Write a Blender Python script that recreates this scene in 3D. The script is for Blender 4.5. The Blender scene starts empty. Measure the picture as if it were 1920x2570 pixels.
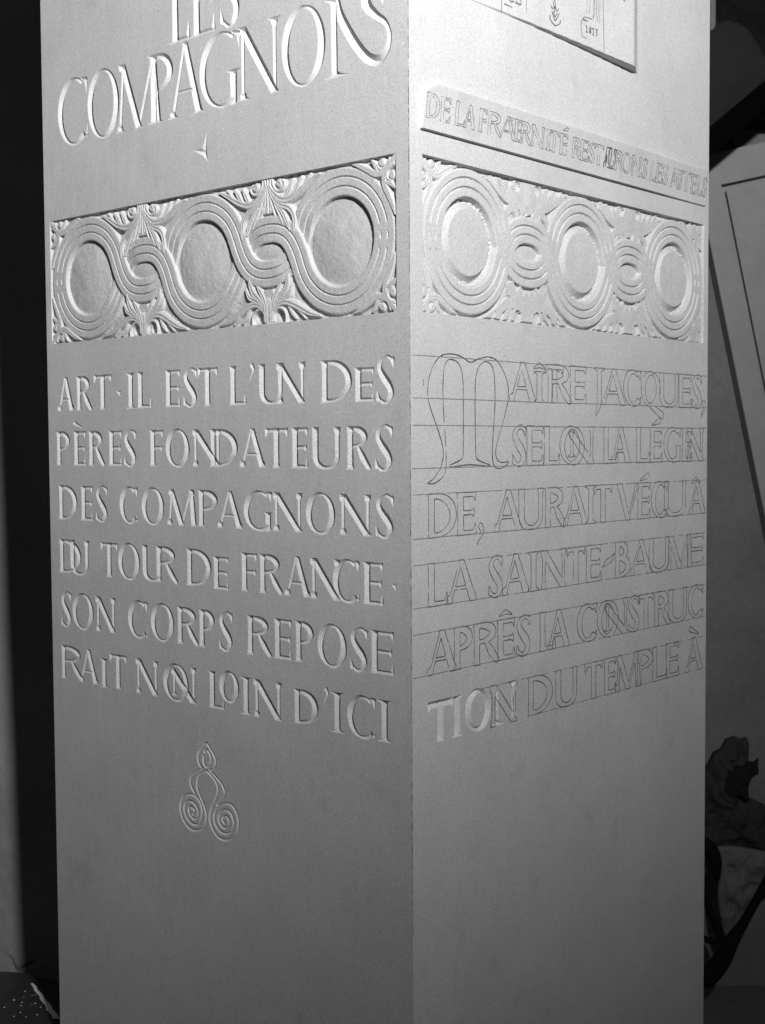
import bpy, math
import numpy as np
from mathutils import Matrix, Vector

# ---------------------------------------------------------------- scene set-up
scene = bpy.context.scene
S = 0.15                      # metres per layout unit (one unit = the height of a carved frieze)
COL = scene.collection

# camera: hand-held in front of the pillar's edge, looking very slightly down
CAM = (-0.1512, -8.4067, -0.4212); PITCH, ROLL, YAW = 0.0521, -0.0063, -0.0035
cp, sp, cr, sr, cy_, sy_ = math.cos(PITCH), math.sin(PITCH), math.cos(ROLL), math.sin(ROLL), math.cos(YAW), math.sin(YAW)
fwd = Vector((sy_*cp, cy_*cp, -sp)); rgt = Vector((cy_, -sy_, 0)); upv = rgt.cross(fwd)
r2 = rgt*cr + upv*sr; u2 = -rgt*sr + upv*cr
cam_data = bpy.data.cameras.new('camera'); cam = bpy.data.objects.new('camera', cam_data); COL.objects.link(cam)
cam.matrix_world = Matrix.Translation(Vector(CAM)*S) @ Matrix((r2, u2, -fwd)).transposed().to_4x4()
cam_data.sensor_fit = 'VERTICAL'; cam_data.sensor_height = 36; cam_data.lens = 36*3301.1/2570
cam_data.clip_start = 0.02; cam_data.clip_end = 60
scene.camera = cam
cam_data.dof.use_dof = True; cam_data.dof.focus_distance = 1.42; cam_data.dof.aperture_fstop = 15
scene.render.resolution_x, scene.render.resolution_y = 765, 1024

TH = 0.7184                   # pillar yaw
DL = Vector((-math.cos(TH), math.sin(TH), 0)); DR = Vector((math.sin(TH), math.cos(TH), 0))
NL = -DR; NR = -DL            # outward normals of the two visible faces
WL, WR = 3.954, 3.982         # face widths
FLOOR = -8.6; TOP = 6.6

# world: a dark workshop, a trace of grey light from the room
world = bpy.data.worlds.new('World'); scene.world = world; world.use_nodes = True
bg = world.node_tree.nodes['Background']; bg.inputs[0].default_value = (1, 1, 1, 1); bg.inputs[1].default_value = 0.036

# the work lamp: one bright spot on a stand to the right, high
LAMP = NR*9.0 + NL*6.1 + Vector((0, 0, 5.6))
AIM = Vector((-2.2, -1.5, 9.5))
ld = bpy.data.lights.new('work_lamp_light', 'SPOT'); ld.energy = 330; ld.shadow_soft_size = 0.06
ld.spot_size = math.radians(148); ld.spot_blend = 1.0
lo = bpy.data.objects.new('work_lamp_light', ld); COL.objects.link(lo)
lo.location = LAMP*S; lo.rotation_euler = (AIM-LAMP).to_track_quat('-Z', 'Y').to_euler()

scene.view_settings.view_transform = 'Standard'; scene.view_settings.look = 'None'
scene.view_settings.exposure = 0.0; scene.view_settings.gamma = 1.0

rng = np.random.default_rng(7)

# ---------------------------------------------------------------- materials
def mat(name, base, rough=0.9, noise=0.0, nscale=200.0, bump=0.0, bscale=400.0, bdist=0.0004, spec=0.25, big=0.0):
    m = bpy.data.materials.new(name); m.use_nodes = True; nt = m.node_tree; b = nt.nodes['Principled BSDF']
    b.inputs['Base Color'].default_value = (base, base, base, 1); b.inputs['Roughness'].default_value = rough
    b.inputs['Specular IOR Level'].default_value = spec
    tc = nt.nodes.new('ShaderNodeTexCoord')
    if noise:
        n = nt.nodes.new('ShaderNodeTexNoise'); n.inputs['Scale'].default_value = nscale; n.inputs['Detail'].default_value = 4
        n.inputs['Roughness'].default_value = 0.75
        nt.links.new(tc.outputs['Object'], n.inputs['Vector'])
        r = nt.nodes.new('ShaderNodeMapRange'); r.inputs['From Min'].default_value = 0.3; r.inputs['From Max'].default_value = 0.7
        r.inputs['To Min'].default_value = base*(1-noise); r.inputs['To Max'].default_value = min(1, base*(1+noise))
        nt.links.new(n.outputs['Fac'], r.inputs['Value'])
        out = r.outputs['Result']
        if big:
            n2 = nt.nodes.new('ShaderNodeTexNoise'); n2.inputs['Scale'].default_value = 6; n2.inputs['Detail'].default_value = 3
            nt.links.new(tc.outputs['Object'], n2.inputs['Vector'])
            r2_ = nt.nodes.new('ShaderNodeMapRange'); r2_.inputs['From Min'].default_value = 0.3; r2_.inputs['From Max'].default_value = 0.7
            r2_.inputs['To Min'].default_value = 1-big; r2_.inputs['To Max'].default_value = 1+big
            nt.links.new(n2.outputs['Fac'], r2_.inputs['Value'])
            mu = nt.nodes.new('ShaderNodeMath'); mu.operation = 'MULTIPLY'
            nt.links.new(out, mu.inputs[0]); nt.links.new(r2_.outputs['Result'], mu.inputs[1]); out = mu.outputs[0]
        nt.links.new(out, b.inputs['Base Color'])
    if bump:
        n = nt.nodes.new('ShaderNodeTexNoise'); n.inputs['Scale'].default_value = bscale; n.inputs['Detail'].default_value = 3
        n.inputs['Roughness'].default_value = 0.7
        nt.links.new(tc.outputs['Object'], n.inputs['Vector'])
        bn = nt.nodes.new('ShaderNodeBump'); bn.inputs['Strength'].default_value = bump; bn.inputs['Distance'].default_value = bdist
        nt.links.new(n.outputs['Fac'], bn.inputs['Height']); nt.links.new(bn.outputs['Normal'], b.inputs['Normal'])
    return m

def stone(name='dressed_limestone', base=.60):
    m = bpy.data.materials.new(name); m.use_nodes = True; nt = m.node_tree; L = nt.links; b = nt.nodes['Principled BSDF']
    b.inputs['Roughness'].default_value = .95; b.inputs['Specular IOR Level'].default_value = .1
    tc = nt.nodes.new('ShaderNodeTexCoord'); geo = nt.nodes.new('ShaderNodeNewGeometry')
    def noise(sc, det=2, rough=.6):
        n = nt.nodes.new('ShaderNodeTexNoise'); n.inputs['Scale'].default_value = sc; n.inputs['Detail'].default_value = det; n.inputs['Roughness'].default_value = rough
        L.new(geo.outputs['Position'], n.inputs['Vector']); return n.outputs['Fac']
    def remap(x, a, b_, c, d):
        r = nt.nodes.new('ShaderNodeMapRange'); r.inputs[1].default_value = a; r.inputs[2].default_value = b_; r.inputs[3].default_value = c; r.inputs[4].default_value = d
        L.new(x, r.inputs[0]); return r.outputs[0]
    def mul(x, y):
        q = nt.nodes.new('ShaderNodeMath'); q.operation = 'MULTIPLY'; L.new(x, q.inputs[0]); L.new(y, q.inputs[1]); return q.outputs[0]
    grain = mul(remap(noise(1500, 2, .8), .3, .7, .78, 1.22), remap(noise(620, 2, .7), .3, .7, .84, 1.16))            # crystalline grain, about a millimetre
    blot = remap(noise(9, 5, .65), .35, .68, .95, 1.045)            # slow clouding of the bed
    smudge = remap(noise(26, 3, .5), .60, .78, 1.0, .90)            # hand smudges and graphite dust
    pore = remap(noise(420, 1, .4), .215, .245, .62, 1.0)           # scattered dark pores
    speck = remap(noise(300, 1, .4), .755, .78, 1.0, 1.25)          # and pale shell specks
    v = mul(mul(mul(grain, blot), mul(smudge, pore)), speck)
    k = nt.nodes.new('ShaderNodeMath'); k.operation = 'MULTIPLY'; k.inputs[1].default_value = base; L.new(v, k.inputs[0])
    cl = nt.nodes.new('ShaderNodeClamp'); cl.inputs[2].default_value = .92; L.new(k.outputs[0], cl.inputs[0]); L.new(cl.outputs[0], b.inputs['Base Color'])
    bn = nt.nodes.new('ShaderNodeBump'); bn.inputs['Strength'].default_value = .55; bn.inputs['Distance'].default_value = .00035
    L.new(noise(1300, 2, .7), bn.inputs['Height'])
    b2 = nt.nodes.new('ShaderNodeBump'); b2.inputs['Strength'].default_value = .65; b2.inputs['Distance'].default_value = .0006
    mp = nt.nodes.new('ShaderNodeMapping'); mp.inputs['Scale'].default_value = (1, 1, .22); L.new(geo.outputs['Position'], mp.inputs['Vector'])
    sn = nt.nodes.new('ShaderNodeTexNoise'); sn.inputs['Scale'].default_value = 70; sn.inputs['Detail'].default_value = 3; L.new(mp.outputs[0], sn.inputs['Vector'])
    L.new(sn.outputs['Fac'], b2.inputs['Height']); L.new(bn.outputs['Normal'], b2.inputs['Normal']); L.new(b2.outputs['Normal'], b.inputs['Normal'])
    return m
M_STONE = stone()
M_CUT = stone('freshly_cut_limestone', .66)      # clean chiselled faces are whiter than the handled surface
M_PENCIL = mat('pencil_graphite', 0.19, 0.6, noise=0.5, nscale=900)
M_RULE = mat('faint_graphite', 0.28, 0.7, noise=0.4, nscale=900)
M_INK = mat('dark_pencil', 0.10, 0.6)

def tag(o, label=None, cat=None, group=None, kind=None):
    if label: o['label'] = label
    if cat: o['category'] = cat
    if group: o['group'] = group
    if kind: o['kind'] = kind
    return o

def mesh_obj(name, verts, faces, m, parent=None, normals=None, smooth=True, matrix=None):
    """verts (n,3) array, faces (k,4) or (k,3) int array"""
    me = bpy.data.meshes.new(name); verts = np.asarray(verts, np.float32); faces = np.asarray(faces, np.int32)
    k = faces.shape[1]
    me.vertices.add(len(verts)); me.vertices.foreach_set('co', verts.ravel())
    me.loops.add(faces.size); me.loops.foreach_set('vertex_index', faces.ravel())
    me.polygons.add(len(faces)); me.polygons.foreach_set('loop_start', np.arange(0, faces.size, k, dtype=np.int32))
    me.polygons.foreach_set('loop_total', np.full(len(faces), k, np.int32))
    me.polygons.foreach_set('use_smooth', np.full(len(faces), bool(smooth)))
    me.update(calc_edges=True)
    if normals is not None:
        me.normals_split_custom_set_from_vertices(np.asarray(normals, np.float32).tolist())
    me.materials.append(m)
    o = bpy.data.objects.new(name, me); COL.objects.link(o)
    if matrix is not None: o.matrix_world = matrix
    if parent is not None:
        o.parent = parent
    return o
# ---------------------------------------------------------------- lettering
# A glyph is a list of chisel strokes (points, half-widths, clip): the cut is a V whose depth grows towards
# the middle of the stroke.  s runs in reading direction, z is up; s0..s1 is the letter's extent.
def arc(cx, cz, rx, rz, a0, a1, T, t, n=28, tilt=0.2, pw=1.2):
    a = np.radians(np.linspace(a0, a1, n)); p = np.stack([cx+rx*np.cos(a), cz+rz*np.sin(a)], 1)
    w = t+(T-t)*np.abs(np.cos(a+tilt))**pw
    return p, w

def bez(pts, n=10):
    """Catmull-Rom through points"""
    P = np.array(pts, float); P = np.vstack([2*P[0]-P[1], P, 2*P[-1]-P[-2]]); out = []
    for i in range(1, len(P)-2):
        for u in np.linspace(0, 1, n, endpoint=False):
            a, b, c, d = P[i-1], P[i], P[i+1], P[i+2]
            out.append(0.5*((2*b)+(c-a)*u+(2*a-5*b+4*c-d)*u*u+(3*b-a-3*c+d)*u**3))
    out.append(P[-2]); return np.array(out)

def glyph(ch, s0, s1, z0, H, T, t, raw=False):
    q_ = min(1.15, H/.27); W = s1-s0; L = min(0.135*H, 0.36*W); z1 = z0+H; out = []; CL = (z0, z1)
    T = min(T, W*0.2) if ch not in "I.',/`^-" else min(T, W*0.42)
    def st(pts, hw, clip=CL): out.append((np.array(pts, float), np.array(hw, float), clip))
    def curve(p, w, clip=None): out.append((p, w, clip))
    def serif(x, top, l=L, left=1, right=1):
        d = -1 if top else 1; z = z1 if top else z0
        st([(x-l*left, z+d*0.002), (x-l*0.35*left, z+d*0.010*q_), (x, z+d*0.022*q_), (x+l*0.35*right, z+d*0.010*q_), (x+l*right, z+d*0.002)],
           [0.003*q_, 0.013*q_, 0.029*q_, 0.013*q_, 0.003*q_])
    def stem(x, hw=None, a=None, b=None, top=True, bot=True, xt=None, l=L):
        hw = T if hw is None else hw; a = z0 if a is None else a; b = z1 if b is None else b; xt = x if xt is None else xt
        mid = lambda q: (x+(xt-x)*q, a+(b-a)*q)
        st([mid(0), mid(.12), mid(.5), mid(.88), mid(1)], [hw*1.12, hw*.98, hw*.93, hw*.98, hw*1.12])
        if top: serif(xt, True, l)
        if bot: serif(x, False, l)
    def arm(xa, xb, z, up=0.0, dn=0.0, hw=None):
        hw = t if hw is None else hw
        st([(xa, z), (xb-0.02, z)], [hw*1.1, hw])
        if up: st([(xb-.014, z), (xb-.006, z+up)], [.018*q_, .002])
        if dn: st([(xb-.014, z), (xb-.006, z-dn)], [.018*q_, .002])
    ta = t*1.0
    xl = s0+L
    if ch == 'I': stem((s0+s1)/2, l=W/2)
    elif ch == 'L': stem(xl, l=L); arm(xl, s1, z0+ta, up=.24*H)
    elif ch in 'EF':
        stem(xl, bot=True); st([(xl, z1-ta), (s1-.02, z1-ta)], [ta*1.1, ta]); st([(s1-.016, z1-ta), (s1-.008, z1-.2*H)], [.018*q_, .002])
        arm(xl, s1-.08*W, z0+.52*H, up=.1*H, dn=.1*H)
        if ch == 'E': arm(xl, s1, z0+ta, up=.22*H)
    elif ch == 'T':
        stem((s0+s1)/2, top=False); st([(s0+.012, z1-ta*1.1), (s1-.012, z1-ta*1.1)], [ta*1.1, ta*1.1])
        st([(s0+.014, z1-ta), (s0+.004, z1-.24*H)], [.02*q_, .002]); st([(s1-.014, z1-ta), (s1-.002, z1-.22*H)], [.02*q_, .002])
    elif ch in 'AV':
        m = (s0+s1)/2; za, zb = (z0, z1) if ch == 'A' else (z1, z0); lt = L*.75
        hl, hr = (t*1.05, T) if ch == 'A' else (T, t*1.05)
        xa, xb = s0+lt, s1-lt
        st([(xa, za), (m-.004, zb)], [hl*1.1, hl*.85]); st([(m, zb), (xb, za)], [hr*.8, hr*1.05])
        serif(xa, ch == 'V', lt); serif(xb, ch == 'V', lt)
        if ch == 'A': st([(s0+.27*W, z0+.34*H), (s1-.28*W, z0+.34*H)], [t*.8, t*.8])
    elif ch == 'M':
        lt = L*.7; xa, xb = s0+lt, s1-lt; m = (s0+s1)/2
        st([(xa, z0), (xa+.09*W, z1)], [t*1.1, t]); st([(xa+.07*W, z1), (m, z0)], [T*.9, T])
        st([(m, z0), (xb-.08*W, z1)], [t, t]); st([(xb-.08*W, z1), (xb, z0)], [T*.9, T*1.05])
        serif(xa, False, lt); serif(xb, False, lt); serif(xa+.05*W, True, lt*.9, 1, .3); serif(xb-.06*W, True, lt*.9, .4, 1)
    elif ch in 'NK':
        lt = L*.85
        if ch == 'N': st([(s0+lt, z0), (s0+lt, z1)], [t*1.15, t*1.15]); serif(s0+lt, False, lt)
        zs = z1 if ch == 'N' else z0+.82*H
        a = (s0+lt*.8, zs) if ch == 'N' else (s0+.12*W, zs)
        st([a, (s1-lt, z0)], [T*1.0, T*.95]); st([(s1-lt, z0), (s1-lt, z1)], [t*1.0, t*1.2]); serif(s1-lt, True, lt)
        if ch == 'N': serif(s0+lt*.8, True, lt*.8, 1, .3)
    elif ch == 'n':
        st([(s0+.45*W, z0), (s0+.45*W, z1)], [t*1.1, t*1.1]); serif(s0+.45*W, False, W*.45); serif(s0+.4*W, True, W*.4)
    elif ch in 'OQ':
        p, w = arc((s0+s1)/2, z0+H/2, W/2-T, H/2-t*.6, 0, 360, T, t*.75, 48); curve(p, w)
        if ch == 'Q': st([(s0+.5*W, z0+.02*H), (s0+.9*W, z0-.17*H), (s0+1.08*W, z0-.26*H)], [T*.6, T*.8, T*.9], None)
    elif ch in 'CG':
        cx = s0+W*.56; p, w = arc(cx, z0+H/2, W*.56-T, H/2-t*.6, 58, 180, T, t*.8, 20); curve(p, w)
        p, w = arc(cx, z0+H/2, W*.56-T, H/2-t*.6, 180, 306, T, t*.8, 20); curve(p, w)
        xt = cx+(W*.56-T)*math.cos(math.radians(58)); zt = z0+H/2+(H/2-t*.6)*math.sin(math.radians(58))
        st([(xt, zt+.04*H), (s1-.016, z1-.07*H), (s1-.01, z1-.27*H)], [t, .02, .002], None)
        if ch == 'C': 
            xb = cx+(W*.56-T)*math.cos(math.radians(306)); zb = z0+H/2+(H/2-t*.6)*math.sin(math.radians(306))
            st([(xb, zb), (s1-.014, z0+.1*H), (s1-.002, z0+.26*H)], [t*.8, .014, .002], None)
        else:
            xg = s1-L*1.0; st([(xg, z0+.03*H), (xg, z0+.46*H)], [T*.95, T*1.0], (z0, z0+.46*H))
            st([(xg-L, z0+.455*H), (xg, z0+.44*H), (xg+L, z0+.455*H)], [.003, .02, .003], (z0, z0+.465*H))
            st([(xb_ := cx+(W*.56-T)*math.cos(math.radians(306)), z0+H/2+(H/2-t*.6)*math.sin(math.radians(306))), (xg, z0+.07*H)], [t*.9, t], None)
    elif ch == 'D':
        stem(xl, T*.95); a = np.radians(np.linspace(90, -90, 30)); rx = s1-T-xl-.1*W
        p = np.stack([xl+.1*W+rx*np.cos(a)**.9, z0+H/2+(H/2-t)*np.sin(a)], 1); w = t+(T*1.05-t)*np.abs(np.cos(a-.15))**1.3
        p = np.vstack([[xl, z1-t], p, [xl, z0+t]]); w = np.r_[t, w, t]; curve(p, w)
    elif ch in 'PRB':
        stem(xl, T*.95, l=L*.9); zm = z0+(.50 if ch != 'P' else .44)*H; e = s1-.02*W if ch == 'P' else s0+.86*W
        def bowl(za, zb, e):
            a = np.radians(np.linspace(90, -90, 24)); rx = e-T-xl-.08*W
            p = np.stack([xl+.08*W+rx*np.cos(a), (za+zb)/2+((zb-za)/2-t)*np.sin(a)], 1); w = t+(T*.98-t)*np.abs(np.cos(a-.2))**1.3
            return np.vstack([[xl, zb-t], p]), np.r_[t, w]
        p, w = bowl(zm, z1, e); curve(p, w)
        if ch == 'R':
            p = bez([(s0+.48*W, zm+.02*H), (s0+.68*W, z0+.27*H), (s1-.13*W, z0+.07*H), (s1-.01, z0+.008*H)], 8)
            curve(p, np.interp(np.linspace(0, 1, len(p)), [0, .3, .7, 1], [t*1.1, T, T*.75, .004]))
        if ch == 'B':
            p, w = bowl(z0, zm+2*t, s1); p = np.vstack([p, [xl, z0+t]]); w = np.r_[w, t]; curve(p, w)
    elif ch == 'S':
        p = bez([(s1-.10*W, z1-.10*H), (s0+.60*W, z1-.02*H), (s0+.26*W, z1-.12*H), (s0+.2*W, z1-.27*H), (s0+.42*W, z0+.55*H), (s0+.70*W, z0+.38*H),
                 (s0+.82*W, z0+.22*H), (s0+.66*W, z0+.06*H), (s0+.40*W, z0+.025*H), (s0+.11*W, z0+.12*H)], 6)
        w = np.interp(np.linspace(0, 1, len(p)), [0, .15, .3, .5, .72, .85, 1], [t, t, T*.75, T*1.08, T*.8, t, t]); curve(p, w)
        st([(s1-.1*W, z1-.09*H), (s1-.05*W, z1-.26*H)], [.018*q_, .002], None); st([(s0+.12*W, z0+.1*H), (s0+.04*W, z0+.28*H)], [.018*q_, .002], None)
    elif ch == 'U':
        x1_, x2_ = s0+L*.95, s1-L*.95; r = (x2_-x1_)/2; zc = z0+.3*H
        a = np.radians(np.linspace(180, 360, 20)); p = np.stack([(x1_+x2_)/2+r*np.cos(a), zc+(zc-z0-t*.6)*np.sin(a)], 1)
        w = t+(T-t)*np.abs(np.cos(a))**1.4; w[10:] *= np.linspace(1, .72, 10)
        p = np.vstack([[x1_, z1], p, [x2_, z1]]); w = np.r_[T*1.05, w, T*.8]; curve(p, w, (z0-.01, z1))
        serif(x1_, True, L*.9); serif(x2_, True, L*.9)
    elif ch == 'J':
        x = (s0+s1)/2-.01; p = bez([(x, z1), (x, z0+.3*H), (x-.005, z0), (x-.2*W, z0-.17*H), (s0+.02, z0-.33*H)], 6)
        curve(p, np.interp(np.linspace(0, 1, len(p)), [0, .4, .6, 1], [T, T*.95, T*.8, .003]), (z0-H, z1)); serif(x, True, W*.48)
    elif ch == '.':
        m = (s0+s1)/2; c = (s0+.45*W, z0+.5*H)
        for q in ((s0, z0+.75*H), (s1, z0+.95*H), (s1-.2*W, z0)): st([c, q], [min(W, H)*.26, .001], None)
    elif ch in "',": st(bez([(s0+.6*W, z1-.14*H), (s1-.2*W, z0+.6*H), (s0, z0)], 6), np.interp(np.linspace(0, 1, 13), [0, .35, 1], [W*.32, W*.26, .001]), (z0, z1))
    elif ch == '`': st([(s0, z1), (s1, z0)], [H*.42, H*.1], None)
    elif ch == '/': st([(s0, z0), (s1-H*.3, z1-H*.35)], [H*.03, H*.42], None)
    elif ch == '^': st([(s0, z0+.1*H), ((s0+s1)/2, z1-H*.35)], [H*.08, H*.36], None); st([((s0+s1)/2, z1-H*.35), (s1, z0+.1*H)], [H*.36, H*.08], None)
    elif ch == '-': st([(s0, z0+.1*H), (s0+.35*W, z0+.42*H), (s0+.7*W, z0+.6*H), (s1, z1)], [.004, .02, .02, .004], None)
    return out

def field(strokes, Sg, Zg):
    """largest inscribed-circle field of the strokes on the grid (positive inside the cut)"""
    F = np.full(Sg.shape, -9.0)
    for p, w, clip in strokes:
        f = np.full(Sg.shape, -9.0)
        for i in range(len(p)-1):
            a, b = p[i], p[i+1]; d = b-a; q = d@d+1e-12
            u = np.clip(((Sg-a[0])*d[0]+(Zg-a[1])*d[1])/q, 0, 1)
            f = np.maximum(f, w[i]+(w[i+1]-w[i])*u-np.hypot(Sg-a[0]-u*d[0], Zg-a[1]-u*d[1]))
        if clip is not None: f = np.minimum(f, np.minimum(Zg-clip[0]+.002, clip[1]+.002-Zg))
        F = np.maximum(F, f)
    return F

def bounds(strokes, pad=0.01):
    P = np.vstack([p for p, w, c in strokes]); m = max(w.max() for p, w, c in strokes)+pad
    return P[:, 0].min()-m, P[:, 0].max()+m, P[:, 1].min()-m, P[:, 1].max()+m

def contour(strokes, res=0.006):
    """marching squares: segments of the outline of a glyph"""
    a, b, c, d = bounds(strokes); xs = np.arange(a, b, res); zs = np.arange(c, d, res)
    Sg, Zg = np.meshgrid(xs, zs); F = field(strokes, Sg, Zg); segs = []
    pos = F > 0
    code = pos[:-1, :-1]*1+pos[:-1, 1:]*2+pos[1:, 1:]*4+pos[1:, :-1]*8
    E = {1: [(3, 0)], 2: [(0, 1)], 3: [(3, 1)], 4: [(1, 2)], 5: [(3, 2), (0, 1)], 6: [(0, 2)], 7: [(3, 2)], 8: [(2, 3)], 9: [(2, 0)], 10: [(0, 3), (1, 2)],
         11: [(2, 1)], 12: [(1, 3)], 13: [(1, 0)], 14: [(0, 3)]}
    cn = [(0, 0), (0, 1), (1, 1), (1, 0)]
    for j, i in np.argwhere((code > 0) & (code < 15)):
        def pt(e):
            (ja, ia), (jb, ib) = cn[e], cn[(e+1) % 4]; fa, fb = F[j+ja, i+ia], F[j+jb, i+ib]; u = fa/(fa-fb)
            return (xs[i+ia]+u*(xs[i+ib]-xs[i+ia]), zs[j+ja]+u*(zs[j+jb]-zs[j+ja]))
        for e in E[int(code[j, i])]: segs.append((pt(e[0]), pt(e[1])))
    return segs
# (character, left, right, baseline, height, kind) in layout units on each face
LTXT = [
    ('A', 0.139, 0.36, -0.138, 0.275, 'c'), ('R', 0.395, 0.609, -0.137, 0.275, 'c'), ('T', 0.637, 0.859, -0.136, 0.275, 'c'), ('.', 0.927, 0.994, -0.041, 0.063, 'c'),
    ('I', 1.053, 1.159, -0.136, 0.275, 'c'), ('L', 1.188, 1.361, -0.135, 0.275, 'c'), ('E', 1.526, 1.7, -0.135, 0.276, 'c'), ('S', 1.736, 1.893, -0.136, 0.277, 'c'),
    ('T', 1.905, 2.116, -0.136, 0.277, 'c'), ('L', 2.249, 2.422, -0.138, 0.278, 'c'), ("'", 2.452, 2.512, 0.012, 0.145, 'c'), ('U', 2.554, 2.81, -0.139, 0.28, 'c'),
    ('N', 2.737, 3.021, -0.141, 0.281, 'c'), ('D', 3.164, 3.451, -0.145, 0.283, 'c'), ('E', 3.479, 3.648, -0.145, 0.222, 'c'), ('S', 3.667, 3.822, -0.156, 0.297, 'c'),
    ('P', 0.106, 0.302, -0.586, 0.279, 'c'), ('E', 0.346, 0.51, -0.585, 0.278, 'c'), ('`', 0.366, 0.482, -0.283, 0.043, 'c'), ('R', 0.548, 0.764, -0.584, 0.276, 'c'),
    ('E', 0.813, 0.982, -0.584, 0.275, 'c'), ('S', 1.009, 1.163, -0.584, 0.274, 'c'), ('F', 1.33, 1.491, -0.583, 0.274, 'c'), ('O', 1.521, 1.799, -0.583, 0.273, 'c'),
    ('N', 1.836, 2.149, -0.584, 0.274, 'c'), ('D', 2.026, 2.329, -0.584, 0.274, 'c'), ('A', 2.35, 2.612, -0.585, 0.275, 'c'), ('T', 2.618, 2.84, -0.587, 0.277, 'c'),
    ('E', 2.877, 3.036, -0.588, 0.279, 'c'), ('U', 3.074, 3.35, -0.59, 0.281, 'c'), ('R', 3.395, 3.62, -0.592, 0.285, 'c'), ('S', 3.65, 3.804, -0.594, 0.288, 'c'),
    ('D', 0.122, 0.382, -1.033, 0.281, 'c'), ('E', 0.431, 0.591, -1.032, 0.279, 'c'), ('S', 0.631, 0.787, -1.031, 0.277, 'c'), ('C', 0.943, 1.17, -1.03, 0.274, 'c'),
    ('O', 1.22, 1.493, -1.03, 0.272, 'c'), ('M', 1.533, 1.863, -1.03, 0.271, 'c'), ('P', 1.886, 2.111, -1.029, 0.27, 'c'), ('A', 2.104, 2.367, -1.029, 0.269, 'c'),
    ('G', 2.384, 2.676, -1.029, 0.269, 'c'), ('N', 2.691, 2.979, -1.03, 0.269, 'c'), ('O', 3.012, 3.29, -1.03, 0.27, 'c'), ('N', 3.331, 3.616, -1.031, 0.272, 'c'),
    ('S', 3.65, 3.812, -1.032, 0.274, 'c'), ('D', 0.119, 0.421, -1.476, 0.275, 'c'), ('U', 0.265, 0.535, -1.483, 0.283, 'c'), ('T', 0.691, 0.904, -1.475, 0.274, 'c'),
    ('O', 0.912, 1.188, -1.475, 0.274, 'c'), ('U', 1.214, 1.462, -1.474, 0.274, 'c'), ('R', 1.38, 1.651, -1.474, 0.274, 'c'), ('D', 1.744, 2.025, -1.475, 0.274, 'c'),
    ('E', 2.05, 2.213, -1.483, 0.238, 'c'), ('F', 2.348, 2.517, -1.476, 0.274, 'c'), ('R', 2.539, 2.785, -1.477, 0.275, 'c'), ('A', 2.797, 3.045, -1.478, 0.276, 'c'),
    ('N', 3.051, 3.335, -1.479, 0.277, 'c'), ('C', 3.262, 3.505, -1.48, 0.277, 'c'), ('E', 3.539, 3.715, -1.482, 0.279, 'c'), ('.', 3.79, 3.839, -1.381, 0.065, 'c'),
    ('S', 0.132, 0.272, -1.924, 0.283, 'c'), ('O', 0.289, 0.577, -1.925, 0.282, 'c'), ('N', 0.607, 0.87, -1.925, 0.281, 'c'), ('C', 1.027, 1.272, -1.927, 0.28, 'c'),
    ('O', 1.31, 1.591, -1.927, 0.28, 'c'), ('R', 1.623, 1.88, -1.928, 0.279, 'c'), ('P', 1.875, 2.059, -1.929, 0.279, 'c'), ('S', 2.101, 2.249, -1.93, 0.279, 'c'),
    ('R', 2.403, 2.667, -1.931, 0.28, 'c'), ('E', 2.684, 2.859, -1.931, 0.28, 'c'), ('P', 2.892, 3.082, -1.932, 0.281, 'c'), ('O', 3.112, 3.388, -1.933, 0.281, 'c'),
    ('S', 3.413, 3.576, -1.934, 0.282, 'c'), ('E', 3.601, 3.803, -1.934, 0.283, 'c'), ('R', 0.117, 0.435, -2.365, 0.276, 'c'), ('A', 0.37, 0.621, -2.366, 0.275, 'c'),
    ('I', 0.65, 0.76, -2.378, 0.232, 'c'), ('T', 0.783, 0.995, -2.368, 0.274, 'c'), ('N', 1.117, 1.393, -2.37, 0.273, 'c'), ('O', 1.451, 1.75, -2.372, 0.272, 'c'),
    ('n', 1.538, 1.638, -2.335, 0.192, 'c'), ('K', 1.537, 1.84, -2.372, 0.272, 'c'), ('L', 1.983, 2.148, -2.374, 0.272, 'c'), ('O', 2.097, 2.315, -2.306, 0.217, 'c'),
    ('I', 2.329, 2.445, -2.376, 0.271, 'c'), ('N', 2.469, 2.757, -2.377, 0.271, 'c'), ('D', 2.879, 3.115, -2.367, 0.239, 'c'), ("'", 3.159, 3.211, -2.215, 0.138, 'c'),
    ('I', 3.234, 3.356, -2.379, 0.272, 'c'), ('C', 3.385, 3.642, -2.38, 0.272, 'c'), ('I', 3.662, 3.781, -2.381, 0.273, 'c'), ('C', 0.215, 0.615, 1.995, 0.53, 'h'),
    ('O', 0.616, 1.021, 1.99, 0.535, 'h'), ('M', 0.984, 1.535, 2.0, 0.51, 'h'), ('P', 1.371, 1.677, 2.0, 0.51, 'h'), ('A', 1.61, 2.011, 2.0, 0.53, 'h'),
    ('G', 1.967, 2.403, 1.99, 0.53, 'h'), ('N', 2.374, 2.811, 2.0, 0.51, 'h'), ('O', 2.82, 3.236, 1.99, 0.535, 'h'), ('L', 1.635, 1.86, 2.545, 0.52, 'h'),
    ('E', 1.875, 2.14, 2.545, 0.52, 'h'), ('S', 2.195, 2.41, 2.535, 0.54, 'h')]
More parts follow.
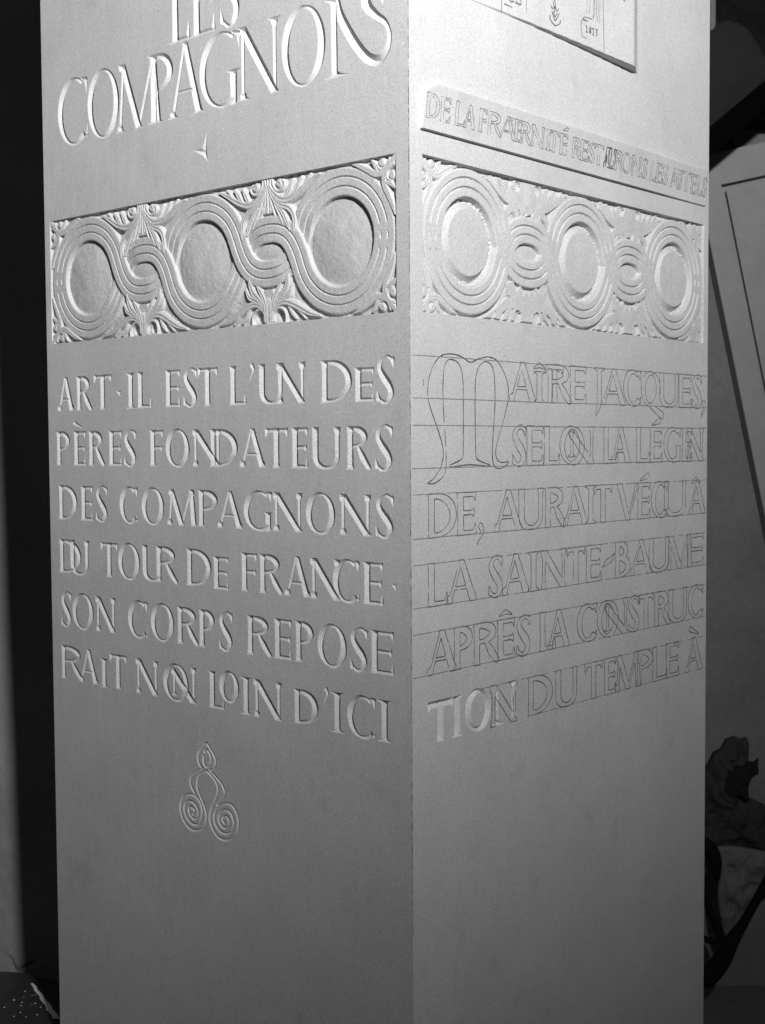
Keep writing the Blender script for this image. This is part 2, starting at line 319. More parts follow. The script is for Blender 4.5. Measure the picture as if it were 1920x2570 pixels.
RTXT = [
    ('A', 1.077, 1.385, -0.13, 0.273, 'c'), ('I', 1.372, 1.511, -0.129, 0.214, 'c'), ('^', 1.367, 1.518, 0.103, 0.045, 'c'), ('T', 1.52, 1.745, -0.131, 0.273, 'c'),
    ('R', 1.544, 1.865, -0.131, 0.273, 'c'), ('E', 1.837, 2.057, -0.131, 0.274, 'c'), ('J', 2.178, 2.329, -0.132, 0.274, 'c'), ('A', 2.282, 2.616, -0.132, 0.274, 'c'),
    ('C', 2.595, 2.86, -0.133, 0.274, 'c'), ('Q', 2.866, 3.171, -0.134, 0.274, 'c'), ('U', 3.159, 3.476, -0.134, 0.274, 'c'), ('E', 3.476, 3.691, -0.135, 0.275, 'c'),
    ('S', 3.703, 3.878, -0.135, 0.275, 'c'), (',', 3.863, 3.951, -0.212, 0.137, 'c'), ('S', 1.107, 1.272, -0.583, 0.279, 'c'), ('E', 1.279, 1.489, -0.583, 0.279, 'c'),
    ('L', 1.498, 1.7, -0.583, 0.278, 'c'), ('O', 1.703, 2.035, -0.584, 0.278, 'c'), ('n', 1.813, 1.923, -0.528, 0.182, 'c'), ('K', 1.813, 2.17, -0.584, 0.278, 'c'),
    ('L', 2.304, 2.513, -0.585, 0.278, 'c'), ('A', 2.417, 2.694, -0.585, 0.278, 'c'), ('L', 2.791, 3.002, -0.586, 0.278, 'c'), ('E', 3.006, 3.203, -0.586, 0.278, 'c'),
    ('/', 3.034, 3.174, -0.288, 0.057, 'c'), ('G', 3.23, 3.51, -0.587, 0.278, 'c'), ('E', 3.537, 3.709, -0.587, 0.277, 'c'), ('N', 3.627, 3.909, -0.587, 0.277, 'c'),
    ('D', 0.171, 0.47, -1.038, 0.284, 'c'), ('E', 0.478, 0.685, -1.038, 0.284, 'c'), (',', 0.696, 0.769, -1.116, 0.147, 'c'), ('A', 0.895, 1.216, -1.038, 0.285, 'c'),
    ('U', 1.183, 1.492, -1.038, 0.285, 'c'), ('R', 1.511, 1.785, -1.038, 0.285, 'c'), ('A', 1.751, 2.076, -1.038, 0.285, 'c'), ('I', 2.047, 2.203, -1.038, 0.286, 'c'),
    ('T', 2.172, 2.425, -1.038, 0.286, 'c'), ('V', 2.513, 2.838, -1.038, 0.286, 'c'), ('E', 2.813, 3.016, -1.038, 0.286, 'c'), ('/', 2.845, 2.99, -0.732, 0.055, 'c'),
    ('C', 3.031, 3.296, -1.038, 0.286, 'c'), ('U', 3.242, 3.616, -1.038, 0.287, 'c'), ('A', 3.665, 3.944, -1.038, 0.287, 'c'), ('^', 3.712, 3.857, -0.778, 0.054, 'c'),
    ('L', 0.166, 0.372, -1.488, 0.281, 'c'), ('A', 0.365, 0.682, -1.487, 0.281, 'c'), ('S', 0.827, 0.989, -1.487, 0.28, 'c'), ('A', 0.989, 1.303, -1.487, 0.28, 'c'),
    ('I', 1.296, 1.437, -1.487, 0.279, 'c'), ('N', 1.465, 1.784, -1.487, 0.279, 'c'), ('T', 1.802, 2.038, -1.487, 0.278, 'c'), ('E', 2.059, 2.272, -1.486, 0.278, 'c'),
    ('-', 2.299, 2.467, -1.394, 0.099, 'c'), ('B', 2.478, 2.705, -1.486, 0.277, 'c'), ('A', 2.704, 3.039, -1.486, 0.277, 'c'), ('U', 2.999, 3.328, -1.486, 0.276, 'c'),
    ('M', 3.305, 3.712, -1.486, 0.276, 'c'), ('E', 3.642, 3.926, -1.486, 0.275, 'c'), ('A', 0.161, 0.46, -1.94, 0.283, 'c'), ('P', 0.437, 0.648, -1.94, 0.282, 'c'),
    ('R', 0.654, 0.953, -1.939, 0.282, 'c'), ('E', 0.926, 1.133, -1.939, 0.281, 'c'), ('^', 0.95, 1.1, -1.633, 0.043, 'c'), ('S', 1.154, 1.325, -1.938, 0.281, 'c'),
    ('L', 1.443, 1.644, -1.937, 0.28, 'c'), ('A', 1.548, 1.825, -1.937, 0.28, 'c'), ('C', 1.937, 2.212, -1.936, 0.28, 'c'), ('O', 2.22, 2.528, -1.935, 0.279, 'c'),
    ('n', 2.317, 2.434, -1.889, 0.188, 'c'), ('K', 2.317, 2.67, -1.935, 0.279, 'c'), ('S', 2.67, 2.851, -1.934, 0.278, 'c'), ('T', 2.842, 3.069, -1.934, 0.278, 'c'),
    ('R', 3.089, 3.353, -1.933, 0.277, 'c'), ('U', 3.326, 3.638, -1.933, 0.277, 'c'), ('C', 3.656, 3.922, -1.932, 0.276, 'c'), ('T', 0.167, 0.42, -2.393, 0.275, 'v'),
    ('I', 0.416, 0.531, -2.392, 0.271, 'v'), ('O', 0.56, 0.849, -2.393, 0.288, 'v'), ('N', 0.847, 1.162, -2.394, 0.286, 'c'), ('D', 1.295, 1.607, -2.387, 0.275, 'c'),
    ('U', 1.65, 1.943, -2.388, 0.277, 'c'), ('T', 2.049, 2.29, -2.388, 0.278, 'c'), ('E', 2.319, 2.493, -2.388, 0.279, 'c'), ('M', 2.492, 2.863, -2.388, 0.28, 'c'),
    ('P', 2.813, 3.073, -2.388, 0.281, 'c'), ('L', 3.062, 3.305, -2.388, 0.282, 'c'), ('E', 3.283, 3.501, -2.388, 0.283, 'c'), ('A', 3.623, 3.911, -2.388, 0.285, 'c'),
    ('`', 3.7, 3.846, -2.079, 0.055, 'c'), ('D', 0.134, 0.268, 1.655, 0.152, 's'), ('E', 0.277, 0.383, 1.656, 0.15, 's'), ('L', 0.429, 0.539, 1.658, 0.148, 's'),
    ('A', 0.525, 0.646, 1.659, 0.147, 's'), ('F', 0.686, 0.775, 1.66, 0.146, 's'), ('R', 0.785, 0.945, 1.661, 0.145, 's'), ('A', 0.917, 1.109, 1.662, 0.144, 's'),
    ('T', 1.019, 1.136, 1.662, 0.143, 's'), ('E', 1.09, 1.185, 1.663, 0.143, 's'), ('R', 1.160, 1.292, 1.663, 0.143, 's'), ('N', 1.292, 1.45, 1.664, 0.142, 's'), ('I', 1.471, 1.546, 1.664, 0.142, 's'),
    ('T', 1.511, 1.639, 1.664, 0.142, 's'), ('E', 1.649, 1.75, 1.664, 0.142, 's'), ('/', 1.666, 1.734, 1.829, 0.026, 's'), ('R', 1.811, 1.93, 1.664, 0.142, 's'),
    ('E', 1.921, 2.036, 1.664, 0.142, 's'), ('S', 2.038, 2.116, 1.664, 0.142, 's'), ('T', 2.11, 2.237, 1.664, 0.143, 's'), ('A', 2.245, 2.33, 1.664, 0.143, 's'),
    ('U', 2.312, 2.415, 1.664, 0.143, 's'), ('R', 2.395, 2.525, 1.663, 0.144, 's'), ('O', 2.498, 2.644, 1.663, 0.145, 's'), ('N', 2.647, 2.789, 1.662, 0.146, 's'),
    ('S', 2.804, 2.888, 1.662, 0.147, 's'), ('L', 2.936, 3.038, 1.661, 0.148, 's'), ('E', 3.035, 3.14, 1.66, 0.149, 's'), ('S', 3.14, 3.228, 1.66, 0.15, 's'),
    ('A', 3.274, 3.394, 1.659, 0.151, 's'), ('U', 3.378, 3.468, 1.658, 0.152, 's'), ('T', 3.457, 3.628, 1.657, 0.154, 's'), ('E', 3.622, 3.726, 1.656, 0.155, 's'),
    ('L', 3.731, 3.825, 1.655, 0.157, 's'), ('S', 3.825, 3.908, 1.654, 0.158, 's')]
RULES = [(0.03, 0.142), (0.028, -0.131), (0.03, -0.306), (0.015, -0.584), (0.023, -0.752), (0.021, -1.038), (0.02, -1.208), (0.017, -1.487),
         (0.016, -1.657), (0.014, -1.937), (0.746, -2.109), (1.305, -2.388)]      # start and height of the ruled pencil lines
BIGM = [(0.407, -0.565), (0.463, -0.551), (0.533, -0.526), (0.546, -0.485), (0.548, -0.358), (0.549, -0.126), (0.548, -0.028), (0.536, 0.047), (0.513, 0.092), (0.471, 0.122), (0.415, 0.13), 
    (0.379, 0.121), (0.351, 0.085), (0.337, 0.023), (0.332, -0.074), (0.336, -0.187), (0.349, -0.329), (0.36, -0.444), (0.363, -0.529), (0.359, -0.592), (0.338, -0.632), (0.296, -0.662), 
    (0.242, -0.683), (0.202, -0.685), (0.171, -0.679), (0.184, -0.671), (0.224, -0.657), (0.27, -0.619), (0.306, -0.58), (0.329, -0.523), (0.334, -0.472), (0.312, -0.403), (0.258, -0.296), 
    (0.205, -0.201), (0.179, -0.134), (0.175, -0.067), (0.193, 0.012), (0.229, 0.078), (0.279, 0.128), (0.329, 0.155), (0.402, 0.166), (0.485, 0.162), (0.56, 0.143), (0.628, 0.119), 
    (0.703, 0.142), (0.771, 0.158), (0.83, 0.165), (0.9, 0.155), (0.96, 0.119), (1.016, 0.058), (1.051, -0.007), (1.061, -0.067), (1.056, -0.127), (1.03, -0.2), (0.994, -0.285), (0.954, -0.363), 
    (0.923, -0.435), (0.91, -0.489), (0.923, -0.531), (0.958, -0.554), (1.009, -0.557), (1.06, -0.554), (1.045, -0.572), (0.999, -0.592), (0.948, -0.6), (0.903, -0.587), (0.88, -0.554), 
    (0.873, -0.506), (0.876, -0.417), (0.888, -0.309), (0.901, -0.196), (0.904, -0.059), (0.895, 0.042), (0.87, 0.106), (0.835, 0.125), (0.796, 0.132), (0.752, 0.119), (0.708, 0.073), 
    (0.685, 0.011), (0.679, -0.077), (0.678, -0.24), (0.682, -0.416), (0.686, -0.498), (0.7, -0.531), (0.759, -0.552), (0.836, -0.572), (0.833, -0.582), (0.72, -0.573), (0.594, -0.568), 
    (0.5, -0.574), (0.411, -0.58), (0.407, -0.565)]
EMBLEM=[
[(1.853, -2.732), (1.9, -2.684), (1.94, -2.652), (1.978, -2.682), (2.02, -2.725), (2.043, -2.764), (2.036, -2.808), (2.011, -2.838), (1.975, -2.853)],
[(1.853, -2.732), (1.843, -2.771), (1.852, -2.808), (1.872, -2.838), (1.897, -2.849)],
[(1.918, -2.722), (1.946, -2.701), (1.978, -2.727), (1.992, -2.767), (1.976, -2.808), (1.947, -2.831), (1.919, -2.821), (1.906, -2.785), (1.91, -2.752)],
[(1.897, -2.849), (1.832, -2.878), (1.773, -2.926), (1.751, -2.964), (1.761, -3.005), (1.793, -3.048), (1.821, -3.077)],
[(1.936, -2.861), (1.868, -2.896), (1.838, -2.944), (1.83, -2.993), (1.847, -3.043), (1.885, -3.099), (1.916, -3.15), (1.933, -3.209), (1.921, -3.264), (1.881, -3.31), (1.815, -3.339), 
    (1.75, -3.34), (1.692, -3.312), (1.649, -3.262), (1.632, -3.202), (1.641, -3.147), (1.675, -3.102), (1.734, -3.075), (1.799, -3.075), (1.856, -3.109), (1.884, -3.166), (1.875, -3.23), 
    (1.842, -3.279), (1.795, -3.298), (1.737, -3.284), (1.694, -3.244), (1.676, -3.194), (1.696, -3.147), (1.747, -3.125), (1.798, -3.138), (1.837, -3.184), (1.825, -3.234), (1.795, -3.254), 
    (1.752, -3.238), (1.728, -3.199), (1.746, -3.171), (1.783, -3.175), (1.797, -3.201), (1.774, -3.224)],
[(1.975, -2.853), (2.031, -2.884), (2.086, -2.917), (2.12, -2.949), (2.14, -2.993), (2.111, -3.04), (2.054, -3.102)],
[(1.936, -2.861), (1.995, -2.89), (2.044, -2.929), (2.064, -2.977), (2.056, -3.021), (2.02, -3.084), (1.983, -3.153), (1.971, -3.226), (1.995, -3.283), (2.05, -3.335), (2.105, -3.35), 
    (2.168, -3.342), (2.23, -3.309), (2.272, -3.259), (2.286, -3.2), (2.271, -3.133), (2.227, -3.08), (2.166, -3.068), (2.096, -3.094), (2.04, -3.142), (2.018, -3.194), (2.031, -3.248), 
    (2.079, -3.291), (2.141, -3.3), (2.196, -3.278), (2.232, -3.229), (2.232, -3.182), (2.199, -3.132), (2.144, -3.121), (2.095, -3.146), (2.07, -3.189), (2.08, -3.229), (2.114, -3.256), 
    (2.149, -3.256), (2.18, -3.229), (2.184, -3.191), (2.157, -3.168), (2.122, -3.179), (2.112, -3.205), (2.135, -3.224)],
]
# ---------------------------------------------------------------- the pillar
def root_empty(name, loc):
    o = bpy.data.objects.new(name, None); COL.objects.link(o); o.location = loc; o.empty_display_size = 0.1; return o
def attach(o, root, M=None):
    o.parent = root; o.matrix_parent_inverse = Matrix.Translation(root.location).inverted(); o.matrix_basis = M if M is not None else Matrix.Identity(4)

centre = (DL*WL+DR*WR)*0.5
pillar = root_empty('stone_pillar', (centre+Vector((0, 0, FLOOR)))*S)
tag(pillar, 'pale square stone pillar carved with French lettering and two interlaced friezes', 'pillar')

def face_matrix(X, origin):
    Z = Vector((0, 0, 1)); Y = Z.cross(X); m = Matrix((X, Y, Z)).transposed().to_4x4(); m.translation = origin*S; return m
MF = {0: face_matrix(-DL, DL*WL), 1: face_matrix(DR, Vector((0, 0, 0)))}

STEP = 0.004
GZ0, GZ1 = -3.62, 3.32
def value_noise(shape, cell, seed, smooth=True):
    r = np.random.default_rng(seed); h, w = shape; gh, gw = int(h/cell)+3, int(w/cell)+3; g = r.random((gh, gw))
    y = np.arange(h)/cell; x = np.arange(w)/cell; yi = y.astype(int); xi = x.astype(int); fy = y-yi; fx = x-xi
    if smooth: fy = fy*fy*(3-2*fy); fx = fx*fx*(3-2*fx)
    a = g[yi][:, xi]; b = g[yi][:, xi+1]; c = g[yi+1][:, xi]; d = g[yi+1][:, xi+1]
    fy = fy[:, None]; fx = fx[None, :]
    return (a*(1-fx)+b*fx)*(1-fy)+(c*(1-fx)+d*fx)*fy

class Face:
    def __init__(self, k, W):
        self.k = k; self.W = W
        self.ns = int(round(W/STEP)); self.s = np.linspace(0, W, self.ns+1)
        self.nz = int(round((GZ1-GZ0)/STEP)); self.z = np.linspace(GZ0, GZ1, self.nz+1)
        self.H = np.zeros((self.nz+1, self.ns+1)); self.L = np.zeros((self.nz, self.ns), np.int16); self.names = {0: None}
    def win(self, a, b, c, d):
        i0 = max(0, int((a)/self.W*self.ns)-1); i1 = min(self.ns, int(b/self.W*self.ns)+2)
        j0 = max(0, int((c-GZ0)/(GZ1-GZ0)*self.nz)-1); j1 = min(self.nz, int((d-GZ0)/(GZ1-GZ0)*self.nz)+2)
        return slice(j0, j1+1), slice(i0, i1+1)
    def label(self, name, **kw):
        n = len(self.names); self.names[n] = (name, kw); return n
    def cut(self, strokes, depth=1.0, name='carved_letter', base=None, **kw):
        """sink a V-cut into the face; the cells it takes become a part of their own"""
        a, b, c, d = bounds(strokes, 0.004); wz, ws = self.win(a, b, c, d)
        Sg, Zg = np.meshgrid(self.s[ws], self.z[wz]); F = field(strokes, Sg, Zg)
        Hn = -depth*np.maximum(F, 0); sub = self.H[wz, ws]; deeper = Hn < sub-1e-6
        self.H[wz, ws] = np.minimum(sub, Hn)
        F4 = np.maximum(np.maximum(F[:-1, :-1], F[1:, :-1]), np.maximum(F[:-1, 1:], F[1:, 1:])) > 0
        dc = deeper[:-1, :-1] | deeper[1:, :-1] | deeper[:-1, 1:] | deeper[1:, 1:]
        n = self.label(name, **kw); lz = slice(wz.start, wz.stop-1); ls = slice(ws.start, ws.stop-1)
        Ls = self.L[lz, ls]; Ls[F4 & dc] = n; self.L[lz, ls] = Ls; return n

def cell(mask):   # vertex mask -> cell mask
    return mask[:-1, :-1] & mask[1:, :-1] & mask[:-1, 1:] & mask[1:, 1:]
def sstep(x, a, b):
    u = np.clip((x-a)/(b-a), 0, 1); return u*u*(3-2*u)

# ---- interlaced frieze -------------------------------------------------------
WF = 3.7714
CX = [0.5, 1.19, 1.886, 2.578, 3.272]; RC = [0.39, 0.155, 0.39, 0.155, 0.39]
BW = 0.092
def strand(up0):
    """centre line of one of the two strands; up0: passes over the top of the first ring.  Big rings are true
    arcs to 70 degrees either side of their crown; the link to the small eye is a quick S-curve."""
    pts = []; up = up0
    ca, sa = math.sin(math.radians(70))*.39, math.cos(math.radians(70))*.39
    link = [(ca, sa), (.434, -.055), (.50, -.155), (.69, -.155)]
    def bz(q, n=18):
        t = np.linspace(0, 1, n)[:, None]; q = np.array(q); return (1-t)**3*q[0]+3*(1-t)**2*t*q[1]+3*(1-t)*t*t*q[2]+t**3*q[3]
    for i in (0, 2, 4):
        c = CX[i]; sg = 1 if up else -1
        a0 = 180 if i == 0 else 160; a1 = 0 if i == 4 else 20
        if i > 0:
            k = (CX[i]-CX[i-1])/.69; q = bz(link)[::-1]; pts += [(c-x*k, .5+sg*y) for x, y in q]
        a = np.radians(np.linspace(a0, a1, 30)); pts += [(c+.39*math.cos(v), .5+sg*.39*math.sin(v)) for v in a]
        if i < 4:
            k = (CX[i+1]-CX[i])/.69; pts += [(c+x*k, .5+sg*y) for x, y in bz(link)]
        # below or above the small eye the strand turns back on the same side as it arrived, then meets the next ring's other side
    return np.array(pts)
PA, PB = strand(True), strand(False)
def pdist(P, X, Y):
    D = np.full(X.shape, 9.0); T = np.zeros(X.shape)
    for i in range(len(P)-1):
        a, b = P[i], P[i+1]; d = b-a; q = d@d+1e-12
        u = np.clip(((X-a[0])*d[0]+(Y-a[1])*d[1])/q, 0, 1); r = np.hypot(X-a[0]-u*d[0], Y-a[1]-u*d[1])
        m = r < D; D[m] = r[m]; T[m] = (a[0]+u*d[0])[m]
    return D, T
CROSS = [CX[0]+.414, CX[2]-.416, CX[2]+.416, CX[4]-.416]

# acanthus palette: strokes of one half, dx outward from the palmette's axis, t down from the border
LEAF = [([(.0, .0), (.0, .11), (.004, .23)], [.014, .016, .006]),
        ([(.03, .0), (.024, .10), (.03, .22)], [.012, .014, .005]),
        ([(.02, .05), (.06, .10), (.13, .15), (.22, .155), (.32, .12), (.41, .07), (.50, .03)], [.014, .022, .027, .027, .024, .020, .006]),
        ([(.19, .14), (.22, .09), (.25, .035)], [.016, .020, .010]),
        ([(.26, .13), (.30, .075), (.335, .03)], [.016, .020, .009]),
        ([(.35, .10), (.39, .05), (.42, .02)], [.013, .016, .008]),
        ([(.05, .0), (.06, .05), (.10, .092), (.15, .085), (.17, .05), (.15, .02)], [.010, .012, .014, .013, .011, .007]),
        ([(.115, .042), (.121, .046)], [.027, .027]),
        ([(.02, .07), (.06, .14), (.13, .19), (.20, .215), (.245, .26), (.262, .33), (.262, .39)], [.010, .016, .022, .024, .022, .018, .005]),
        ([(.10, .19), (.15, .25), (.19, .32), (.215, .37)], [.012, .019, .018, .006]),
        ([(.06, .16), (.09, .22), (.13, .29), (.15, .33)], [.010, .016, .016, .005]),
        ([(.03, .15), (.05, .21), (.07, .26)], [.009, .014, .005])]
LEAF_LOW = [([(.0, .0), (.0, .10), (.01, .17)], [.020, .022, .008]),
        ([(.026, .02), (.03, .10), (.05, .17), (.09, .23), (.12, .27)], [.012, .018, .022, .020, .005]),
        ([(.05, .12), (.10, .17), (.16, .22), (.19, .28), (.20, .33)], [.012, .022, .026, .020, .005]),
        ([(.09, .15), (.15, .17), (.205, .20), (.235, .26)], [.012, .020, .020, .006]),
        ([(.05, .10), (.10, .13), (.17, .14), (.25, .115), (.33, .075), (.41, .04), (.50, .02)], [.012, .018, .024, .026, .024, .018, .006]),
        ([(.20, .11), (.23, .06), (.27, .02)], [.013, .017, .008]), ([(.28, .09), (.32, .05), (.36, .015)], [.013, .016, .008]),
        ([(.04, .02), (.05, .08), (.10, .105), (.15, .085), (.17, .04), (.165, .0)], [.009, .012, .014, .014, .013, .010])]
CORN = [([(.0, .0), (.06, .06), (.11, .10)], [.018, .020, .008]),
        ([(.06, .05), (.11, .10), (.18, .105), (.25, .07), (.32, .035), (.38, .015)], [.012, .022, .024, .022, .018, .005]),
        ([(.17, .08), (.19, .04), (.21, .015)], [.013, .017, .008]),
        ([(.125, .038), (.13, .04)], [.026, .026]),
        ([(.06, .02), (.09, .075), (.14, .08), (.165, .045)], [.010, .012, .012, .007])]
def leaf_h(strokes, X, T, vein=0.2):
    """rounded leaf lobes with a crease between neighbours and a vein along the bigger ones"""
    h = np.zeros(X.shape); F = np.full(X.shape, -9.0)
    for pts, w in strokes:
        p = bez(pts, 5); ww = np.interp(np.linspace(0, 1, len(p)), np.linspace(0, 1, len(w)), w)
        best = np.full(X.shape, -9.0); rel = np.zeros(X.shape)
        for i in range(len(p)-1):
            a, b = p[i], p[i+1]; d = b-a; q = d@d+1e-12
            u = np.clip(((X-a[0])*d[0]+(T-a[1])*d[1])/q, 0, 1); r = np.hypot(X-a[0]-u*d[0], T-a[1]-u*d[1]); wi = ww[i]+(ww[i+1]-ww[i])*u
            f = wi-r; m = f > best; best[m] = f[m]; rel[m] = (f/np.maximum(wi, 1e-4))[m]
        rel = np.clip(rel, 0, 1); prof = np.sqrt(np.clip(1-(1-rel)**2, 0, 1))
        big = max(w) > .0185
        if big: prof = prof-vein*np.clip((rel-.62)/.38, 0, 1)
        g = prof*(.55+.45*min(1, max(w)/.024)); h = np.where(best > 0, np.maximum(h, g), h); F = np.maximum(F, best)
    return h, F

def frieze(fc, gap, finished):
    zb = 0.4212
    if fc.k == 0: a, b = fc.W-gap-WF, fc.W-gap
    else: a, b = gap, gap+WF
    wz, ws = fc.win(a-.01, b+.01, zb-.01, zb+1.01)
    Sg, Zg = np.meshgrid(fc.s[ws], fc.z[wz]); X = (fc.W-gap-Sg) if fc.k == 0 else (Sg-gap); Y = Zg-zb
    inside = (X > 0) & (X < WF) & (Y > 0) & (Y < 1)
    wob = value_noise(X.shape, 22, 3+fc.k)-.5
    floor = -0.031 if finished else -0.044
    h = np.full(X.shape, floor)+wob*.012+(value_noise(X.shape, 5, 9)-.5)*.004
    lab = np.zeros(X.shape, np.int16)                       # 0 ground 1 band 2.. roundels 10.. leaves
    # leaves
    for i, cx in ((1, CX[1]), (3, CX[3])):
        for low in (0, 1):
            T = Y if low else 1-Y
            dx = np.abs(X-cx)+(value_noise(X.shape, 60, 20+i+low)-.5)*.012; m = (dx < .56) & (T < .42)
            if finished:
                g, F = leaf_h([(q[0], [v*(1.45 if max(q[1]) > .0185 else 1.15) for v in q[1]]) for q in (LEAF_LOW if low else LEAF)], dx, T+(value_noise(X.shape, 50, 30+i+low)-.5)*.01)
                hh = floor-.004+g*.034; take = m & (F > 0)
                h = np.where(take, np.maximum(h, hh), h); lab[take] = 10+(i > 1)*2+low
                core = m & (dx < .045) & (T > .12) & (T < .24); h = np.where(core, np.maximum(h, floor+.020), h)
                if low:
                    eye = (np.hypot(dx-.11, (T-.045)*1.05) < .036) & m; h = np.where(eye, floor-.018, h)
            else:
                g, F = leaf_h([(q[0], [v*1.22 for v in q[1]]) for q in (LEAF_LOW if low else LEAF)]+[([(.0, .0), (.02, .12), (.03, .20)], [.07, .06, .03]), ([(.04, .10), (.14, .13), (.25, .12)], [.03, .045, .02])], dx, T+(value_noise(X.shape, 40, 30+i+low)-.5)*.02)
                take = m & (F > 0) & (T > .012)
                hole = np.hypot(dx-.12, (T-.050)) < .038
                h = np.where(take & ~hole, -.019+wob*.006, h); lab[take] = 10+(i > 1)*2+low
    if not finished:                                        # chisel nicks between the leaf tips around the small eyes and along the border
        for i, cx in ((1, CX[1]), (3, CX[3])):
            rr = np.hypot(X-cx, Y-.5); an = np.arctan2(Y-.5, X-cx); wv = np.sin(an*24+1.2*np.sin(an*5+i))
            nick = (rr > .235) & (rr < .262+.055*np.clip(wv, 0, 1)) & (wv > .15) & (np.abs(np.cos(an)) < .72)
            h = np.where(nick, np.minimum(h, -.038), h)
            bx = np.abs(X-cx); bt = np.minimum(Y, 1-Y); wv = np.sin(bx*62+bt*30+i)
            nick = (bx > .2) & (bx < .5) & (bt < .022+.045*np.clip(wv, 0, 1)) & (wv > .3)
            h = np.where(nick, np.minimum(h, -.036), h)
    # (corner pieces)
    for ci, (x0, y0) in enumerate(((0, 0), (0, 1), (1, 0), (1, 1))):
        dx = (WF-X) if x0 else X; T = (1-Y) if y0 else Y; m = (dx < .45) & (T < .45)
        CW = [(q[0], [v*1.25 for v in q[1]]) for q in CORN]; g1, F1 = leaf_h(CW, dx, T); g2, F2 = leaf_h(CW, T, dx)
        carved = finished or x0 == 0
        take = m & (np.maximum(F1, F2) > 0)
        if carved: h = np.where(take, np.maximum(h, floor+.004+np.maximum(g1, g2)*(.030 if finished else .024)), h)
        else: h = np.where(take, -.018+wob*.008, h)
        lab[take] = 14+ci
    # roundels
    for i in range(5):
        r = np.hypot(X-CX[i], Y-.5)
        if RC[i] > .3:
            ri = RC[i]-BW; m = r < ri+.02
            if finished:
                q = np.clip(r/(ri-.022), 0, 1); hh = -.036+.022*(1-q**2.2)+(value_noise(X.shape, 30, 40+i)-.5)*.006+(value_noise(X.shape, 9, 50+i)-.5)*.0022*(r > .1)
                hh = np.where(r > ri-.022, -.038, hh)
            else:
                rp = ri-.062
                pits = (value_noise(X.shape, 3.0, 60+i)-.5)*.016+(value_noise(X.shape, 7, 61+i)-.5)*.014
                hh = -.058+pits*sstep(r, rp-.01, rp+.02)
                hh = np.maximum(hh, np.minimum(-.016+(value_noise(X.shape, 28, 41+i)-.5)*.004, -.016-(r-rp+.012)*1.1))
            h = np.where(m, hh, h); lab[m] = 2+i
        else:
            m = (np.abs(Y-.5) < .12) & (np.abs(X-CX[i]) < .22); q = np.clip(np.hypot((X-CX[i])/.17, (Y-.5)/.08), 0, 1)
            hh = (-.036+.014*(1-q*q)) if finished else (-.044+.010*(1-q*q)); h = np.where(m, hh, h); lab[m] = 2+i
    # the two strands
    dA, tA = pdist(PA, X, Y); dB, tB = pdist(PB, X, Y)
    top = -0.008
    GW, GD = (.0080, .0135) if finished else (.0100, .019)
    def prof(d, fade):
        g = np.zeros(d.shape)
        for c in (.031,): g = np.maximum(g, np.clip(1-np.abs(d-c)/GW, 0, 1))
        edge = np.clip((d-(BW-.010))/.010, 0, 1)
        return top-GD*g*fade-.004*edge-np.maximum(d-BW, 0)*5.0
    hs = []
    for d, t, par in ((dA, tA, 0), (dB, tB, 1)):
        dip = np.zeros(X.shape); fade = np.ones(X.shape)
        for n, c in enumerate(CROSS):
            rr = np.hypot(X-c, Y-.5)
            over = (n % 2 == 1) == (par == 0)               # which strand lies on top at this crossing
            if finished:
                if not over: dip = np.maximum(dip, 1-sstep(rr, .07, .27))
            else: fade = np.minimum(fade, .12+.88*sstep(rr, .11, .19)) if not (over and n % 2 == 0) else np.minimum(fade, .3+.7*sstep(rr, .11, .19))
        hh = prof(d, fade)-.018*dip; hs.append(np.where(d < BW+.016, hh, -9))
    hb = np.maximum(hs[0], hs[1]); take = hb > h; h = np.where(take, hb, h); lab[take & (np.minimum(dA, dB) < BW+.004)] = 1
    h = h+(value_noise(X.shape, 4, 77)-.5)*.0012
    # never above the face, and sharp at the border
    h = np.minimum(h, -.002); H0 = fc.H[wz, ws]; fc.H[wz, ws] = np.where(inside, h, H0)
    par = fc.label('carved_frieze', label='finished interlace frieze with leaves, under the big title lettering' if finished else 'half-carved interlace frieze, its leaves still flat blanks')
    ids = {0: par}; ids[1] = fc.label('interlaced_band', parent=par)
    for i in range(5): ids[2+i] = fc.label('roundel', parent=par)
    for i in range(4): ids[10+i] = fc.label('acanthus_palmette' if finished else 'leaf_blank', parent=par)
    for i in range(4): ids[14+i] = fc.label('corner_leaf', parent=par)
    full = np.zeros(X.shape, np.int16)
    for q, n in ids.items(): full[lab == q] = n
    full[~inside] = 0
    cells = np.maximum(np.maximum(full[:-1, :-1], full[1:, :-1]), np.maximum(full[:-1, 1:], full[1:, 1:]))
    fc.L[wz.start:wz.stop-1, ws.start:ws.stop-1] = cells
    return par

